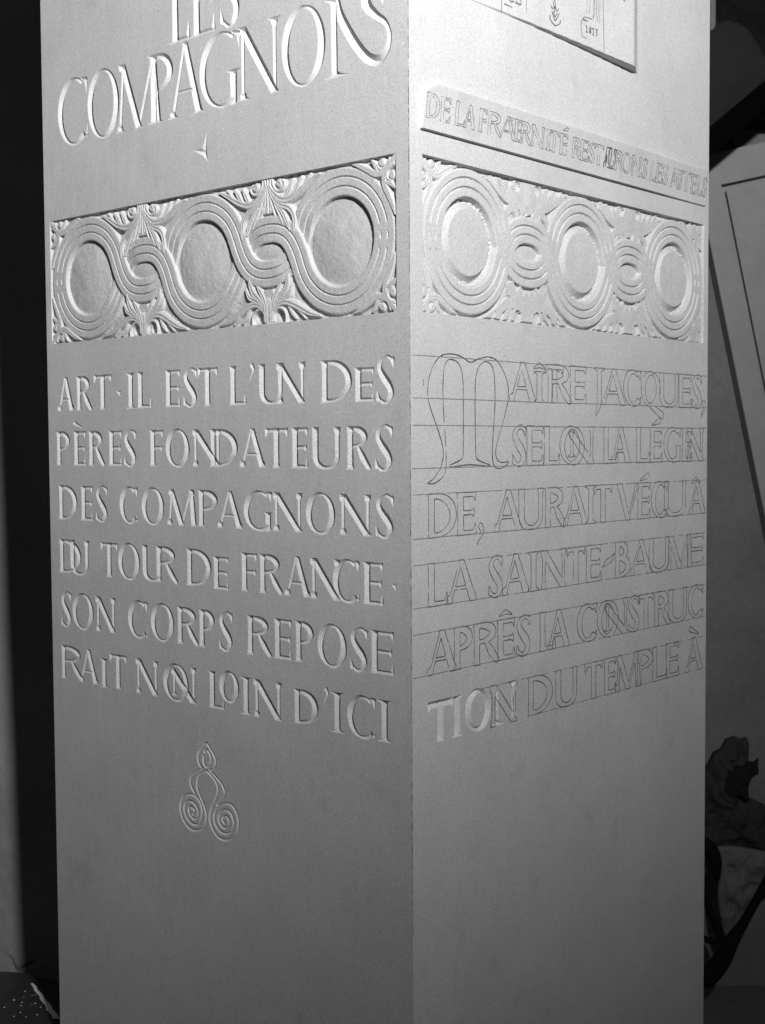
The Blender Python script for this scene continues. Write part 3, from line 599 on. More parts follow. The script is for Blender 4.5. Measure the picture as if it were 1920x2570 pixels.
def build_face(fc, M):
    H, L = fc.H, fc.L; nz, ns = L.shape
    P = np.zeros((nz+1, ns+1, 3)); P[..., 0] = fc.s[None, :]; P[..., 1] = -H; P[..., 2] = fc.z[:, None]
    # worn, slightly chipped arris shared by the two faces
    c = ARRIS; col = ns if fc.k == 0 else 0; sg = -1 if fc.k == 0 else 1
    P[:, col, 0] += sg*c; P[:, col, 1] = c
    gx = np.gradient(H, axis=1)/(fc.W/ns); gz = np.gradient(H, axis=0)/((GZ1-GZ0)/nz)
    N = np.stack([-gx, -np.ones_like(gx), -gz], -1); N /= np.linalg.norm(N, axis=-1, keepdims=True)
    N[..., 0] *= 1
    objs = {}
    flatv = np.abs(H) < 1e-9; flatv[:, :2 if fc.k else 0] = False
    if fc.k == 0: flatv[:, ns-2:] = False
    else: flatv[:, :3] = False
    flatc = flatv[:-1, :-1] & flatv[1:, :-1] & flatv[:-1, 1:] & flatv[1:, 1:] & (L == 0)
    done = np.zeros_like(flatc); big = []
    for B in (64, 16, 4):
        for j in range(0, nz-B+1, B):
            row = flatc[j:j+B]
            for i in range(0, ns-B+1, B):
                if done[j, i]: continue
                if row[:, i:i+B].all(): big.append((j, i, B)); done[j:j+B, i:i+B] = True
    idx = lambda j, i: j*(ns+1)+i
    def quads(cells):
        j, i = np.nonzero(cells); return np.stack([idx(j, i), idx(j, i+1), idx(j+1, i+1), idx(j+1, i)], 1)
    Pf = P.reshape(-1, 3)*S; Nf = N.reshape(-1, 3)
    for n in range(len(fc.names)):
        if n == 0: q = quads((L == 0) & ~done); bq = np.array([[idx(j, i), idx(j, i+B), idx(j+B, i+B), idx(j+B, i)] for j, i, B in big]); q = np.vstack([q, bq])
        else: q = quads(L == n)
        if len(q) == 0: continue
        u, inv = np.unique(q, return_inverse=True)
        v = Pf[u]; f = inv.reshape(-1, 4); nn = Nf[u]
        if n == 0:                                         # plain stone above and below the carved zone
            ex = []
            z0, z1 = GZ0*S, GZ1*S
            c0, c1 = ARRIS[0], ARRIS[-1]
            for za, zc, ca in ((FLOOR*S, z0, c0), (z1, TOP*S, c1)):
                x0, x1 = 0.0, fc.W*S; b = len(v)+len(ex)
                ex += [(x0, 0, za), (x1, 0, za), (x1, 0, zc), (x0, 0, zc)]
            k0 = len(v); v = np.vstack([v, ex]); nn = np.vstack([nn, np.tile([0, -1, 0], (8, 1))])
            f = np.vstack([f, [[k0, k0+1, k0+2, k0+3], [k0+4, k0+5, k0+6, k0+7]]])
            o = mesh_obj('dressed_face', v, f, M_STONE, smooth=False)
        else:
            name, kw = fc.names[n]; o = mesh_obj(name, v, f, M_CUT if name in CUTS else M_STONE, normals=nn if name in SOFT else None, smooth=name in SOFT)
            if kw.get('label'): o['label'] = kw['label']
        objs[n] = o
    for n, o in objs.items():
        kw = fc.names[n][1] if n else {}
        p = objs.get(kw.get('parent')) if kw.get('parent') else None
        if p is not None: o.parent = p
        else: attach(o, pillar, M)
    return objs

nzA = int(round((GZ1-GZ0)/STEP))+1
r_ = np.random.default_rng(5)
ARRIS = .006+.004*np.interp(np.arange(nzA), np.arange(0, nzA+20, 9), r_.random(len(np.arange(0, nzA+20, 9))))
ARRIS += (r_.random(nzA)-.5)*.0014
for _ in range(240):                                        # small chips
    c0 = r_.integers(10, nzA-10); wd = r_.integers(2, 7); amp = r_.random()**3*.014+.001; jj = np.arange(max(0, c0-wd), min(nzA, c0+wd))
    ARRIS[jj] += amp*(1-np.abs(jj-c0)/wd)

left, right = Face(0, WL), Face(1, WR)
T_, t_ = .0285, .0125
CUTS = ('carved_letter', 'carved_mark', 'spiral_emblem')
SOFT = ('roundel', 'inscription_strip', 'relief_panel')
frieze(left, 0.1092, True)
frieze(right, 0.1341, False)

# ---- raised bits on the right face: the inscription strip and the big panel above it
wz, ws = right.win(.08, 3.96, 1.55, 1.9); Sg, Zg = np.meshgrid(right.s[ws], right.z[wz])
u = np.clip((Zg-1.578)/.30, 0, 1)
d_in = np.minimum(np.minimum(Sg-(.105+(Zg-1.578)*.08), 3.915-Sg), np.minimum(Zg-1.578, 1.878-Zg))
d_in = np.minimum(d_in, (Sg-.13)*.49-(Zg-1.816)*.87+.001)                   # clipped top left corner
rc = .035; dd = np.hypot(np.maximum(Sg-(3.915-rc), 0), np.maximum((1.578+rc)-Zg, 0)); d_in = np.where((Sg > 3.915-rc) & (Zg < 1.578+rc), rc-dd, d_in)
hs_ = (.024+.030*u**1.7)*(1-.40*sstep(Sg, 2.6, 3.8))
hs_ = np.minimum(hs_, np.maximum(d_in, 0)*14)
m = d_in > 0; right.H[wz, ws] = np.where(m, hs_, right.H[wz, ws])
n = right.label('inscription_strip', label='narrow raised strip with small pencilled capitals')
Ls = right.L[wz.start:wz.stop-1, ws.start:ws.stop-1]; Ls[(m[:-1, :-1] | m[1:, :-1] | m[:-1, 1:] | m[1:, 1:])] = n; STRIP = n

wz, ws = right.win(.55, 2.86, 2.40, GZ1); Sg, Zg = np.meshgrid(right.s[ws], right.z[wz])
zbot = 2.512-.049*np.clip((Sg-.95)/1.85, 0, 1)**1.5
hp = .004+.070*np.clip((Sg-.6)/2.05, 0, 1)**1.35
hp = hp*(1-.93*sstep(Sg, 2.60, 2.79)); hp = np.minimum(hp, np.maximum(2.79-Sg, 0)*2.5)
d_in = np.minimum(Zg-zbot, np.minimum(Sg-.6, 2.79-Sg)); hp = np.minimum(hp, np.maximum(d_in, 0)*12)
m = d_in > 0; right.H[wz, ws] = np.where(m, hp, right.H[wz, ws])
n = right.label('relief_panel', label='raised panel with pencilled ornaments, thickest towards its right edge')
Ls = right.L[wz.start:wz.stop-1, ws.start:ws.stop-1]; Ls[(m[:-1, :-1] | m[1:, :-1] | m[:-1, 1:] | m[1:, 1:])] = n; PANEL = n

# ---- carved letters, left face
for ch, a, b, z, h, kind in LTXT:
    if ch in 'OCSGQ' and kind == 'c' and h > .2: z, h = z-.006, h+.012
    T, t = (.035, .015) if kind == 'h' else (T_, t_)
    left.cut(glyph(ch, a, b, z, h, T, t), 0.85, name='carved_mark' if ch in ".'`" else 'carved_letter')
# the linked N and S that end the title
ns = [(np.array([(3.322, 1.995), (3.318, 2.03), (3.314, 2.48), (3.314, 2.51)]), np.array([.034, .028, .027, .03]), (1.995, 2.51)),
      (np.array([(3.225, 1.997), (3.28, 2.004), (3.32, 2.02), (3.365, 2.006), (3.432, 1.997)]), np.array([.003, .012, .024, .012, .003]), (1.995, 2.51)),
      (np.array([(3.235, 2.508), (3.31, 2.49), (3.35, 2.508)]), np.array([.003, .024, .01]), (1.995, 2.51))]
c1 = bez([(3.335, 2.50), (3.372, 2.385), (3.485, 2.205), (3.60, 2.075), (3.70, 2.035), (3.775, 2.085), (3.80, 2.175), (3.762, 2.262), (3.68, 2.325), (3.61, 2.395), (3.595, 2.46), (3.635, 2.515), (3.70, 2.52), (3.735, 2.47), (3.745, 2.38)], 6)
ns.append((c1, np.interp(np.linspace(0, 1, len(c1)), [0, .12, .28, .38, .45, .55, .66, .78, .88, .97, 1], [.03, .037, .037, .022, .015, .025, .040, .034, .018, .02, .003]), None))
left.cut(ns, 0.75, label='last two letters of the title, N and S linked by one stroke')
tk = [(np.array([(2.005, 1.705), q]), np.array([.030, .001]), None) for q in ((1.892, 1.732), (2.041, 1.84), (2.045, 1.632))]
left.cut(tk, 0.7, name='carved_mark', label='three-pointed dot under the title')
em = []
for e in EMBLEM:
    p = bez(e, 4); em.append((p, np.full(len(p), .0125), None))
left.cut(em, 0.8, name='spiral_emblem')

# ---- the letters already cut on the right face
for ch, a, b, z, h, kind in RTXT:
    if kind == 'v': right.cut(glyph(ch, a, b, z, h, .032, .021), 1.2)
cN = [(np.array([(.925, -2.36), (.925, -2.16)]), np.array([.007, .012]), None), (np.array([(.87, -2.392), (.925, -2.375), (.985, -2.392)]), np.array([.004, .022, .004]), (-2.394, 0)),
      (np.array([(1.103, -2.36), (1.108, -2.12)]), np.array([.006, .014]), None), (np.array([(1.045, -2.108), (1.11, -2.125), (1.155, -2.108)]), np.array([.004, .022, .004]), (-3, -2.106))]
right.cut(cN, 1.0, label='letter N with only its two stems cut')

objL = build_face(left, MF[0]); objR = build_face(right, MF[1])

# ---- rest of the block
def P3(v): return tuple(c*S for c in v)
back = DL*WL+DR*WR
A0, B0, C0 = DL*WL, back, DR*WR
eps = .0
vs = []
for z in (FLOOR, TOP): vs += [P3(Vector((q.x, q.y, z))) for q in (A0, B0, C0, Vector((0, 0, 0)))]
blk = mesh_obj('block', vs, [(0, 4, 5, 1), (1, 5, 6, 2), (4, 7, 6, 5), (0, 1, 2, 3)], M_STONE, smooth=False); attach(blk, pillar)

# ---- pencil work: thin graphite lines lying on the stone
def H_at(fc, s, z):
    j = int(np.clip(round((z-GZ0)/(GZ1-GZ0)*fc.nz), 0, fc.nz)); i = int(np.clip(round(s/fc.W*fc.ns), 0, fc.ns)); return fc.H[j, i]
lay = [0]
def ribbons(segs, name, parent, matrix, width=.0052, m=None, faint=.25, seed=0, frag=True):
    lay[0] += 1; lift = .0012+.00001*lay[0]; r = np.random.default_rng(seed+lay[0]); V = []; F = []
    ph = r.random(2)*9
    for (a, b) in segs:
        a = np.array(a); b = np.array(b); d = b-a; l = math.hypot(*d)
        if l < 1e-6: continue
        q = math.sin(a[0]*31+ph[0])+math.sin(a[1]*37+ph[1])+.8*math.sin(a[0]*83-a[1]*71+ph[0])
        w = width*(1+.28*q*.5)*(.8+.4*r.random())
        if frag and q < -2.2+faint*2 and r.random() < .6: continue
        nrm = np.array([-d[1], d[0]])/l*w/2; ext = d/l*w*.15
        k = len(V)
        for p in (a-ext-nrm, b+ext-nrm, b+ext+nrm, a-ext+nrm): V.append((p[0]*S, -(H_at(right, a[0], a[1])+lift)*S, p[1]*S))
        F.append((k, k+1, k+2, k+3))
    if not F: return None
    o = mesh_obj(name, V, F, m or M_PENCIL, smooth=False)
    if parent is pillar: attach(o, pillar, matrix)
    else: o.parent = parent
    return o
def path(pts): return [(pts[i], pts[i+1]) for i in range(len(pts)-1)]
for ch, a, b, z, h, kind in RTXT:
    small = kind == 's'
    if kind == 'v': continue
    gl = glyph(ch, a, b, z, h, (.0145 if small else .033), (.006 if small else .014))
    if not small and ch not in "^`/,-": gl = [(p, w*1.0, c) for p, w, c in gl]
    nm = 'pencilled_mark' if ch in "^`/,-" else 'pencilled_letter'
    if small: 
        bold = ch in 'AU' and 2.2 < a < 2.62
        o = ribbons(contour(gl, .005), nm, objR[STRIP], None, .0050 if not bold else .0085, M_RULE if not bold else M_INK, faint=.35)
        if bold and o: o['label'] = 'boldly pencilled letter '+ch
    else: ribbons(contour(gl), nm, pillar, MF[1], .0062, faint=.12)
o = ribbons(path([tuple(q) for q in bez(BIGM, 3)]), 'pencilled_initial', pillar, MF[1], .0062, M_INK, faint=0)
o['label'] = 'tall uncial M drawn in outline, three lines high'
for s0, z in RULES:
    n_ = 90; xs = np.linspace(s0, 3.965, n_); ribbons(path([(x, z+.0012*math.sin(x*3)) for x in xs]), 'ruled_line', pillar, MF[1], .0042, M_RULE, faint=.5)
pn = objR[PANEL]
def pl(pts, name='pencilled_ornament', w=.006, m=None): return ribbons(path(pts), name, pn, None, w, m or M_PENCIL, faint=0, frag=False)
pl([(.973, 2.515), (.973, 2.9), (.973, 3.25)], 'ruled_line'); pl([(1.002, 2.572), (1.253, 2.567)], 'ruled_line', .009); pl([(1.253, 2.567), (1.262, 3.2)], 'ruled_line', .004)
pl([tuple(q) for q in bez([(1.12, 2.66), (1.075, 2.67), (1.05, 2.635), (1.075, 2.605), (1.112, 2.615)], 4)], 'pencilled_letter', .012)
pl([tuple(q) for q in bez([(1.19, 2.68), (1.145, 2.675), (1.15, 2.65), (1.19, 2.64), (1.185, 2.61), (1.13, 2.613)], 4)], 'pencilled_letter', .012)
seg = []
for q in ([(1.586, 2.735), (1.57, 2.70), (1.602, 2.69), (1.586, 2.735)], [(1.54, 2.69), (1.56, 2.67), (1.586, 2.685), (1.62, 2.665), (1.64, 2.69)], [(1.555, 2.65), (1.572, 2.62), (1.594, 2.594), (1.62, 2.62), (1.642, 2.652)],
          [(1.572, 2.65), (1.594, 2.62), (1.618, 2.65)], [(1.531, 2.62), (1.535, 2.588), (1.594, 2.559), (1.65, 2.585), (1.657, 2.61)], [(1.586, 2.69), (1.588, 2.65)]): seg += path([tuple(x) for x in bez(q, 4)])
ribbons(seg, 'pencilled_ornament', pn, None, .008, M_PENCIL, faint=0, frag=False)['label'] = 'small pencilled flower emblem'
seg = path([tuple(q) for q in bez([(2.05, 2.705), (1.955, 2.70), (1.921, 2.666), (1.913, 2.614), (1.93, 2.554)], 4)])+path([(1.93, 2.554), (2.169, 2.549)])+path([(1.929, 2.683), (2.16, 2.688)])+path([(1.938, 2.676), (2.16, 2.678)])
ribbons(seg, 'pencilled_frame', pn, None, .006, M_PENCIL, faint=0, frag=False)
seg = []
for a_, b_ in (((1.98, 3.0), (1.985, 2.73)), ((2.03, 3.05), (2.02, 2.74)), ((2.073, 3.05), (2.065, 2.71)), ((2.10, 3.05), (2.105, 2.72)), ((2.142, 3.05), (2.15, 2.70)), ((2.05, 3.05), (2.09, 2.80)), ((2.09, 2.80), (2.06, 2.70)), ((2.12, 2.95), (2.125, 2.70))):
    seg += path([tuple(x) for x in bez([a_, ((a_[0]+b_[0])/2+.008, (a_[1]+b_[1])/2), b_], 5)])
ribbons(seg, 'pencilled_ornament', pn, None, .004, M_PENCIL, faint=0, frag=False)
pl([(2.189, 3.25), (2.197, 2.8), (2.21, 2.50)], 'ruled_line')
DIG = {'1': [[(0, .8), (.4, 1), (.4, 0)], [(.1, 0), (.7, 0)]], '8': [[(.5, 1), (.1, .8), (.5, .55), (.9, .25), (.5, 0), (.1, .25), (.5, .55), (.9, .8), (.5, 1)]],
       '3': [[(.1, 1), (.8, 1), (.4, .58), (.8, .35), (.5, 0), (.1, .05)]]}
for i, ch in enumerate('1813'):
    sg_ = []
    for q in DIG[ch]: sg_ += path([(1.973+i*.041+x*.032, 2.597+y*.046) for x, y in q])
    ribbons(sg_, 'pencilled_digit', pn, None, .007, M_INK, faint=0, frag=False)
pl([(2.455, 2.95), (2.485, 2.938)], 'pencilled_mark', .012)
ribbons(path([(.13, -.01), (.131, -.05)]), 'pencilled_mark', pillar, MF[1], .006, M_PENCIL, faint=0, frag=False)
# ---------------------------------------------------------------- the workshop behind
M_WALL = mat('rough_grey_plaster', 0.19, 0.95, noise=0.12, nscale=60, bump=0.5, bscale=90, bdist=0.002, spec=0.1, big=0.12)
M_WALL2 = mat('old_pale_plaster', 0.22, 0.95, noise=0.10, nscale=90, bump=0.5, bscale=70, bdist=0.003, spec=0.1, big=0.12)
M_FLOOR = mat('dusty_concrete', 0.16, 0.9, noise=0.2, nscale=30, bump=0.4, bscale=60, bdist=0.002)
M_DOOR = mat('grey_painted_wood', 0.30, 0.6, noise=0.07, nscale=40, bump=0.25, bscale=60, bdist=0.001, big=0.08)
M_DARK = mat('near_black', 0.010, 0.9, noise=0.3, nscale=40, bump=0.3, spec=0.05)  # near-black colour for the added backing box and the small rod
M_BEAM = mat('near_black_beam', 0.003, 0.95, spec=0.0)  # even, almost black colour without gloss
M_SACK = mat('dark_hessian', 0.028, 0.95, spec=0.05, noise=0.2, nscale=300, bump=0.6, bscale=500, bdist=0.001)
M_CLOTH = mat('grey_canvas', 0.15, 0.95, noise=0.12, nscale=260, bump=0.5, bscale=600, bdist=0.0006)
M_JACKET = mat('dark_cloth', 0.04, 0.95, noise=0.3, nscale=200, bump=0.5, bscale=300, bdist=0.001)
M_SLEEVE = mat('very_dark_cloth', 0.018, 0.95, noise=0.3, nscale=200, bump=0.5, bscale=300, bdist=0.001, spec=0.05)
M_STRAP = mat('black_webbing', 0.010, 0.8, spec=0.08, noise=0.2, nscale=500)
M_BIN = mat('black_plastic', 0.035, 0.45, noise=0.35, nscale=55, bump=0.4, bscale=120, bdist=0.001, spec=0.4)
M_SPLASH = mat('dried_plaster', 0.85, 0.9, noise=0.2, nscale=300)

def box(name, a, b, m, parent=None, kind=None, matrix=None):
    v = [(x*S, y*S, z*S) for z in (a[2], b[2]) for y in (a[1], b[1]) for x in (a[0], b[0])]
    o = mesh_obj(name, v, [(0, 1, 5, 4), (1, 3, 7, 5), (3, 2, 6, 7), (2, 0, 4, 6), (4, 5, 7, 6), (0, 2, 3, 1)], m, smooth=False)
    if kind: o['kind'] = kind
    return o
box('floor', (-14, -16, FLOOR-.4), (14, 11.3, FLOOR), M_FLOOR, kind='structure')
box('back_wall', (-14, 11.0, FLOOR), (14, 11.8, 12), M_WALL, kind='structure')

# left: an old plastered wall stub just behind the pillar, a flake coming off low down
res = .04; xs = np.arange(-9, -2.2+res, res); zs = np.arange(FLOOR, 8, .08)
zs = np.concatenate([np.arange(FLOOR, -6.2, .3), np.arange(-6.2, -4.6, .02), np.arange(-4.6, 8.01, .15)])
xs = np.concatenate([np.arange(-9, -4.4, .3), np.arange(-4.4, -3.2, .02), np.arange(-3.2, -1.79, .1)])
X, Z = np.meshgrid(xs, zs); rl = .02*np.sin(X*3.1+Z*.7)+.015*np.sin(Z*2.3-X)+.004*np.sin(Z*23+X*17)*np.sin(X*29)
d, _ = pdist(bez([(-4.07, -5.68), (-4.02, -5.78), (-3.98, -5.83), (-3.91, -5.775), (-3.83, -5.75)], 5), X, Z)
rl = rl-np.maximum(0, .02-d)*3+.02*np.exp(-((X+3.97)/.10)**2-((Z+5.70)/.09)**2)
V = np.stack([X*S, (5.0+.17*(Z+5)-rl)*S, Z*S], -1).reshape(-1, 3); nx = len(xs); j, i = np.meshgrid(np.arange(len(zs)-1), np.arange(nx-1), indexing='ij')
F = np.stack([j*nx+i, j*nx+i+1, (j+1)*nx+i+1, (j+1)*nx+i], -1).reshape(-1, 4)
k = len(V); V = np.vstack([V, [(x*S, (6.0+.17*(z+5))*S, z*S) for x, z in ((-9, FLOOR), (-1.8, FLOOR), (-1.8, 8.0), (-9, 8.0))]])
c = [0, nx-1, len(zs)*nx-1, (len(zs)-1)*nx]
F = np.vstack([F, [(k+1, k, k+3, k+2), (c[1], k+1, k+2, c[2]), (k, c[0], c[3], k+3), (c[3], c[2], k+2, k+3)]])
w = mesh_obj('side_wall', V, F, M_WALL2); w['kind'] = 'structure'

# black bin with plaster spilled down it, bottom left
def lathe(prof, n=64):
    V = []; F = []
    for r, z in prof:
        for q in range(n): a = 2*math.pi*q/n; V.append((r*math.cos(a)*S, r*math.sin(a)*S, z*S))
    for a in range(len(prof)-1):
        for q in range(n): F.append((a*n+q, a*n+(q+1) % n, (a+1)*n+(q+1) % n, (a+1)*n+q))
    return V, F
bn = root_empty('plaster_bin', (-4.0*S, 3.3*S, FLOOR*S)); tag(bn, 'black rounded bin with a white plaster streak on its lid, beside the pillar', 'bin')
hz = -5.53-FLOOR; prof = [(0, hz), (.5, hz-.004), (.82, hz-.018), (.93, hz-.04), (1.0, hz-.08), (1.035, hz-.15), (1.05, hz-.26), (1.05, hz-.6), (1.0, hz-1.4), (.93, .1), (.90, 0), (0, 0)]
V, F = lathe(prof); b_ = mesh_obj('bin_body', V, F, M_BIN); b_.parent = bn
def on_lid(x, y, up=.006):
    r = math.hypot(x, y); return Vector((x, y, float(np.interp(r, [q[0] for q in prof[:6]], [q[1] for q in prof[:6]]))+up))*S
rs = np.random.default_rng(3); V = []; F = []
for n_ in range(26):
    u = n_/25; x, y = .44+.42*u+.006*math.sin(n_*.9), .56-.74*u; w_ = .012+.014*u+.003*rs.random()
    V += [on_lid(x-w_, y-.4*w_, .002), on_lid(x-w_*.3, y, .010), on_lid(x+w_*.4, y, .010), on_lid(x+w_, y+.4*w_, .002)]
    if n_:
        k = len(V)-8
        for e in range(3): F.append((k+e, k+e+1, k+e+5, k+e+4))
o = mesh_obj('plaster_streak', V, F, M_SPLASH); o.parent = bn
V = []; F = []
for q in range(18):
    t_q = rs.random(); x = .36+.28*t_q+rs.normal()*.09; y = .42-.60*t_q+rs.normal()*.10; s_ = .004+.008*rs.random()**2; k = len(V)
    V += [on_lid(x-s_, y), on_lid(x, y-s_*1.5), on_lid(x+s_, y), on_lid(x, y+s_*1.5), on_lid(x, y, .012)]
    F += [(k, k+1, k+4), (k+1, k+2, k+4), (k+2, k+3, k+4), (k+3, k, k+4)]
o = mesh_obj('plaster_specks', V, F, M_SPLASH); o.parent = bn; o['kind'] = 'stuff'

# right: old framed door leaning against the back wall
ang = math.atan2(.209, .978); o0 = Vector((4.26, 10.69, 3.64))
dr = root_empty('old_door', Vector((4.26, 10.69, 3.64))*S); dr.rotation_euler = (0, -ang*.98, 0)
tag(dr, 'grey framed door leaning sideways behind the pillar', 'door')
def dpart(name, a, b, m=M_DOOR):
    o = box(name, a, b, m); o.parent = dr; return o
DW, DH = 5.0, 12.5
dpart('stile', (0, 0, -DH), (.32, .28, 0)); dpart('stile', (DW-.32, 0, -DH), (DW, .28, 0))
for za, zb in ((-.46, 0), (-6.3, -5.8), (-DH, -DH+.6)): dpart('rail', (.32, .004, za), (DW-.32, .276, zb))
for za, zb in ((-5.8, -.46), (-DH+.6, -6.3)):
    dpart('panel', (.32, .16, za), (DW-.32, .24, zb)); dpart('panel_field', (.39, .05, za+.08), (DW-.37, .10, zb-.09))

# a black beam, a dark sack and an added black backing box high up on the right
def tube(name, pts, rad, m, parent=None, n=12, sub=5, flat=1.0):
    P = bez3(pts, sub); R_ = np.interp(np.linspace(0, 1, len(P)), np.linspace(0, 1, len(rad)), rad); V = []; F = []
    for i_, p in enumerate(P):
        tn = P[min(i_+1, len(P)-1)]-P[max(i_-1, 0)]; tn = Vector(tn).normalized(); a = tn.cross(Vector((0, 1, 0))).normalized(); b = a.cross(tn)
        for q in range(n): an = 2*math.pi*q/n; V.append((Vector(p)+(a*math.cos(an)+b*math.sin(an)*flat)*R_[i_])*S)
        if i_:
            k = (i_-1)*n
            for q in range(n): F.append((k+q, k+(q+1) % n, k+n+(q+1) % n, k+n+q))
    k = len(V); V += [Vector(P[0])*S, Vector(P[-1])*S]; l_ = (len(P)-1)*n
    F += [(k, (q+1) % n, q, q) for q in range(n)]+[(k+1, l_+q, l_+(q+1) % n, l_+(q+1) % n) for q in range(n)]
    me = bpy.data.meshes.new(name); me.from_pydata([tuple(v) for v in V], [], [f if f[2] != f[3] else f[:3] for f in F]); me.materials.append(m)
    me.polygons.foreach_set('use_smooth', [True]*len(me.polygons))
    o = bpy.data.objects.new(name, me); COL.objects.link(o)
    if parent is not None: o.parent = parent
    return o
def bez3(pts, n):
    P = np.array(pts, float); P = np.vstack([2*P[0]-P[1], P, 2*P[-1]-P[-2]]); out = []
    for i_ in range(1, len(P)-2):
        for u in np.linspace(0, 1, n, endpoint=False):
            a, b, c, d = P[i_-1], P[i_], P[i_+1], P[i_+2]; out.append(0.5*((2*b)+(c-a)*u+(2*a-5*b+4*c-d)*u*u+(3*b-a-3*c+d)*u**3))
    out.append(P[-2]); return np.array(out)
def drape(name, outline, Y, bulge, m, seed=0, fold=.05, res=.028, fw=(9, 4), parent=None, angular=False):
    """a soft bundle: outline in x,z, swelling forward from the plane y=Y, with folds; closed at the back"""
    O = np.array(outline) if angular else bez(outline+[outline[0]], 4)[:-1]; x0, z0 = O.min(0)-res; x1, z1 = O.max(0)+res
    xs = np.arange(x0, x1, res); zs = np.arange(z0, z1, res); X, Z = np.meshgrid(xs, zs)
    ins = np.zeros(X.shape, bool); n = len(O)
    for i_ in range(n):
        (ax, az), (bx, bz) = O[i_], O[(i_+1) % n]
        c_ = ((az > Z) != (bz > Z)) & (X < (bx-ax)*(Z-az)/(bz-az+1e-12)+ax); ins ^= c_
    D, _ = pdist(np.vstack([O, O[:1]]), X, Z); D = np.where(ins, D, 0)
    r = np.random.default_rng(seed); ph = r.random(6)*6
    f = np.sin(X*fw[0]+Z*fw[1]+ph[0]+1.5*np.sin(Z*3+ph[1]))*.6+np.sin(X*fw[0]*2.1-Z*fw[1]*2+ph[2]+np.sin(X*4+ph[3]))*.4
    vn = lambda c_, sd: np.abs(value_noise(X.shape, c_/res*.06, sd)-.5)*2
    cr_ = np.sin((X*.8+Z*.55)*fw[0]*1.3+5*value_noise(X.shape, .25/res, seed+50))
    f = .45*f+.7*(1-vn(4, seed+60))*np.abs(cr_)**.5+.35*(1-vn(1.6, seed+61))-.6
    B = bulge*np.sqrt(np.clip(D/.35, 0, 1))+fold*f*np.clip(D/.12, 0, 1)
    vid = np.full(X.shape, -1); cells = []
    cin = ins[:-1, :-1] | ins[1:, :-1] | ins[:-1, 1:] | ins[1:, 1:]
    V = []; use = np.zeros(X.shape, bool)
    for dj in (0, 1):
        for di in (0, 1): use[dj:X.shape[0]-1+dj, di:X.shape[1]-1+di] |= cin
    pts = np.argwhere(use); vid[use] = np.arange(len(pts))
    # pull the outer ring onto the outline
    XX, ZZ = X.copy(), Z.copy()
    for j_, i_ in pts:
        if not ins[j_, i_]:
            dd_ = np.hypot(O[:, 0]-X[j_, i_], O[:, 1]-Z[j_, i_]); q = dd_.argmin(); best = None
            for a, b in ((O[q-1], O[q]), (O[q], O[(q+1) % n])):
                d_ = b-a; u = np.clip(((X[j_, i_]-a[0])*d_[0]+(Z[j_, i_]-a[1])*d_[1])/(d_@d_+1e-12), 0, 1); c_ = a+u*d_; l = math.hypot(c_[0]-X[j_, i_], c_[1]-Z[j_, i_])
                if best is None or l < best[0]: best = (l, c_)
            XX[j_, i_], ZZ[j_, i_] = best[1]
    k = len(pts); front = np.stack([XX[use], Y-.02-np.maximum(B[use], 0), ZZ[use]], 1)*S; backv = np.stack([XX[use], np.full(k, Y+.05), ZZ[use]], 1)*S
    J, I = np.nonzero(cin); q = np.stack([vid[J, I], vid[J, I+1], vid[J+1, I+1], vid[J+1, I]], 1)
    Fb = q[:, ::-1]+k
    from collections import Counter
    ed = {}
    for f_ in q.tolist():
        for a, b in zip(f_, f_[1:]+f_[:1]): ed[(a, b)] = 1
    side = [(b, a, a+k, b+k) for (a, b) in ed if (b, a) not in ed]
    o = mesh_obj(name, np.vstack([front, backv]), np.vstack([q, Fb, np.array(side)]), m)
    if parent is not None: o.parent = parent
    return o

bm = box('dark_beam', (-1.8, 9.45, -.15), (3.6, 9.7, .15), M_BEAM); bm.location = Vector((4.60, 0, 3.92))*S; bm.rotation_euler = (0, -math.atan2(.62, .745), 0)
tag(bm, 'black slanting beam above the old grey door', 'beam')
cb = box('dark_backing', (3.2, 10.1, 4.1), (8, 10.98, 10), M_DARK); tag(cb, 'added black backing box at the top right, behind the bulging dark sack', 'backing')  # added box, coloured black to keep the background behind the sack dark
sk = drape('dark_sack', [(3.7, 3.35), (3.85, 4.4), (4.2, 5.12), (4.52, 5.36), (4.85, 5.25), (5.08, 4.90), (5.30, 4.60), (4.85, 4.20), (4.4, 3.82), (4.0, 3.50)], 10.05, .16, M_SACK, 4, .02, .04)
tag(sk, 'dark bulging sack hanging above the slanting beam', 'sack')
pb = tube('grey_post', [(4.36, 10.02, 4.6), (4.36, 10.02, 6), (4.36, 10.02, 8)], [.05, .05, .05], M_WALL); tag(pb, 'thin grey upright post beside the top of the dark sack', 'post')
nl = tube('bent_nail', [(4.83, 10.9, 3.98), (4.84, 10.85, 3.88), (4.88, 10.8, 3.78)], [.03, .03, .025], M_DARK); tag(nl, 'small dark bent rod between the beam and the top of the door', 'rod')

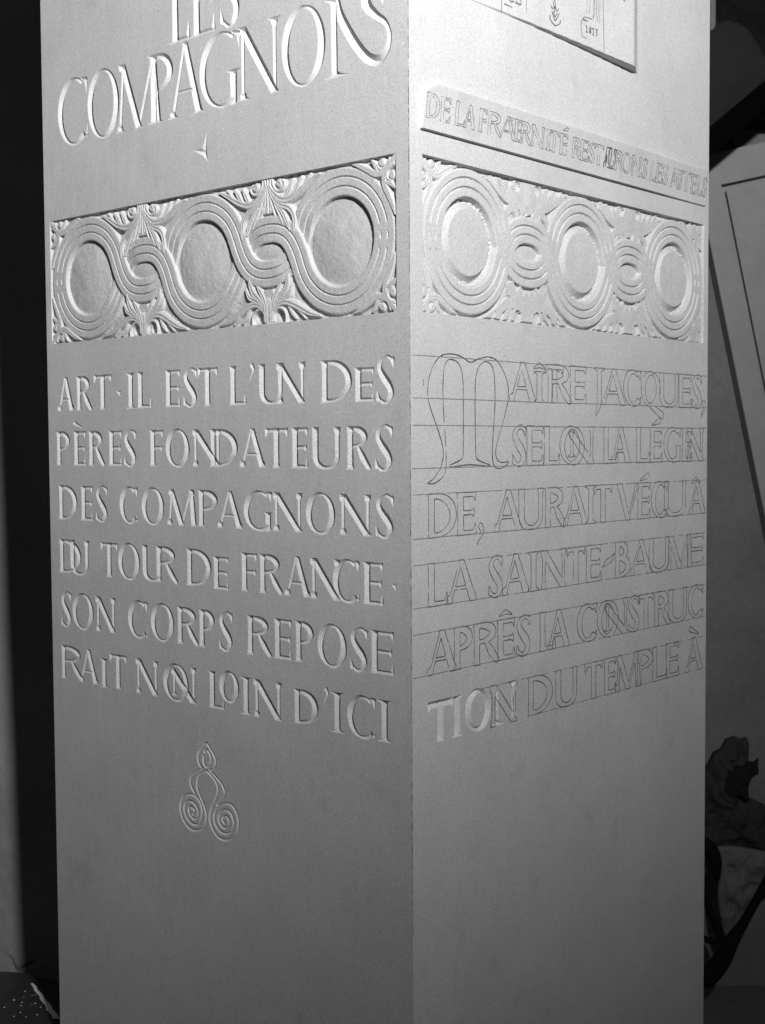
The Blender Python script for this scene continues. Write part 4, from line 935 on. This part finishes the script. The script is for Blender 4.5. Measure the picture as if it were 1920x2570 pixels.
bag = root_empty('canvas_bag', Vector((4.9, 9.9, -7.4))*S); tag(bag, 'pale canvas bag with a thick black strap, hanging low behind the pillar', 'bag')
def under(o, r):
    o.parent = r; o.matrix_parent_inverse = Matrix.Translation(r.location).inverted(); return o
under(drape('bag_body', [(4.48, -6.13), (4.62, -6.12), (4.76, -6.13), (5.18, -6.21), (5.52, -6.28), (5.47, -6.51), (5.1, -6.78), (4.89, -7.08), (4.72, -7.40), (4.60, -7.42), (4.52, -7.08), (4.49, -6.79), (4.52, -6.45)], 9.9, .10, M_CLOTH, 2, .10, .024, (6, 8)), bag)
under(tube('strap', [(5.55, 9.7, -5.9), (5.33, 9.72, -6.15), (5.11, 9.7, -6.59), (4.84, 9.68, -7.08), (4.66, 9.68, -7.37), (4.5, 9.68, -7.68), (4.31, 9.7, -7.9), (4.08, 9.75, -7.98)], [.055, .055, .06, .065, .10, .13, .15, .14], M_STRAP, n=10), bag)
under(tube('handle', [(4.15, 9.8, -6.02), (4.32, 9.78, -6.1), (4.43, 9.78, -6.3), (4.45, 9.8, -6.56)], [.09, .10, .09, .05], M_STRAP, n=10), bag)
under(tube('cord', [(4.19, 9.8, -6.67), (4.32, 9.78, -6.93), (4.43, 9.78, -7.21), (4.51, 9.8, -7.4), (4.38, 9.78, -7.45), (4.22, 9.8, -7.38)], [.045, .05, .055, .05, .045, .045], M_STRAP, n=10), bag)
jk = root_empty('dark_jacket', Vector((4.8, 10.1, -6.3))*S); tag(jk, 'crumpled dark jacket bunched on top of the canvas bag', 'jacket')
under(drape('jacket_body', [(4.58, -4.80), (4.66, -4.66), (4.78, -4.62), (4.86, -4.66), (4.95, -4.64), (4.985, -4.75), (4.97, -4.92), (5.0, -5.1), (5.05, -5.20), (4.94, -5.26), (4.98, -5.50), (5.23, -5.62), (5.6, -5.65), (5.61, -6.38), (5.1, -6.31), (4.81, -6.25), (4.47, -6.3), (4.18, -6.28), (4.2, -5.6), (4.38, -5.07), (4.48, -4.85)], 10.15, .14, M_JACKET, 8, .15, .024, (11, 5), angular=True), jk)
under(drape('sleeve', [(4.66, -5.05), (4.86, -5.02), (4.93, -4.95), (5.03, -4.95), (5.07, -4.90), (5.07, -5.12), (4.98, -5.16), (4.93, -5.30), (4.94, -5.52), (4.80, -5.40), (4.66, -5.56), (4.56, -5.42), (4.62, -5.2)], 9.98, .05, M_SLEEVE, 5, .05, .024, (12, 5), angular=True), jk)
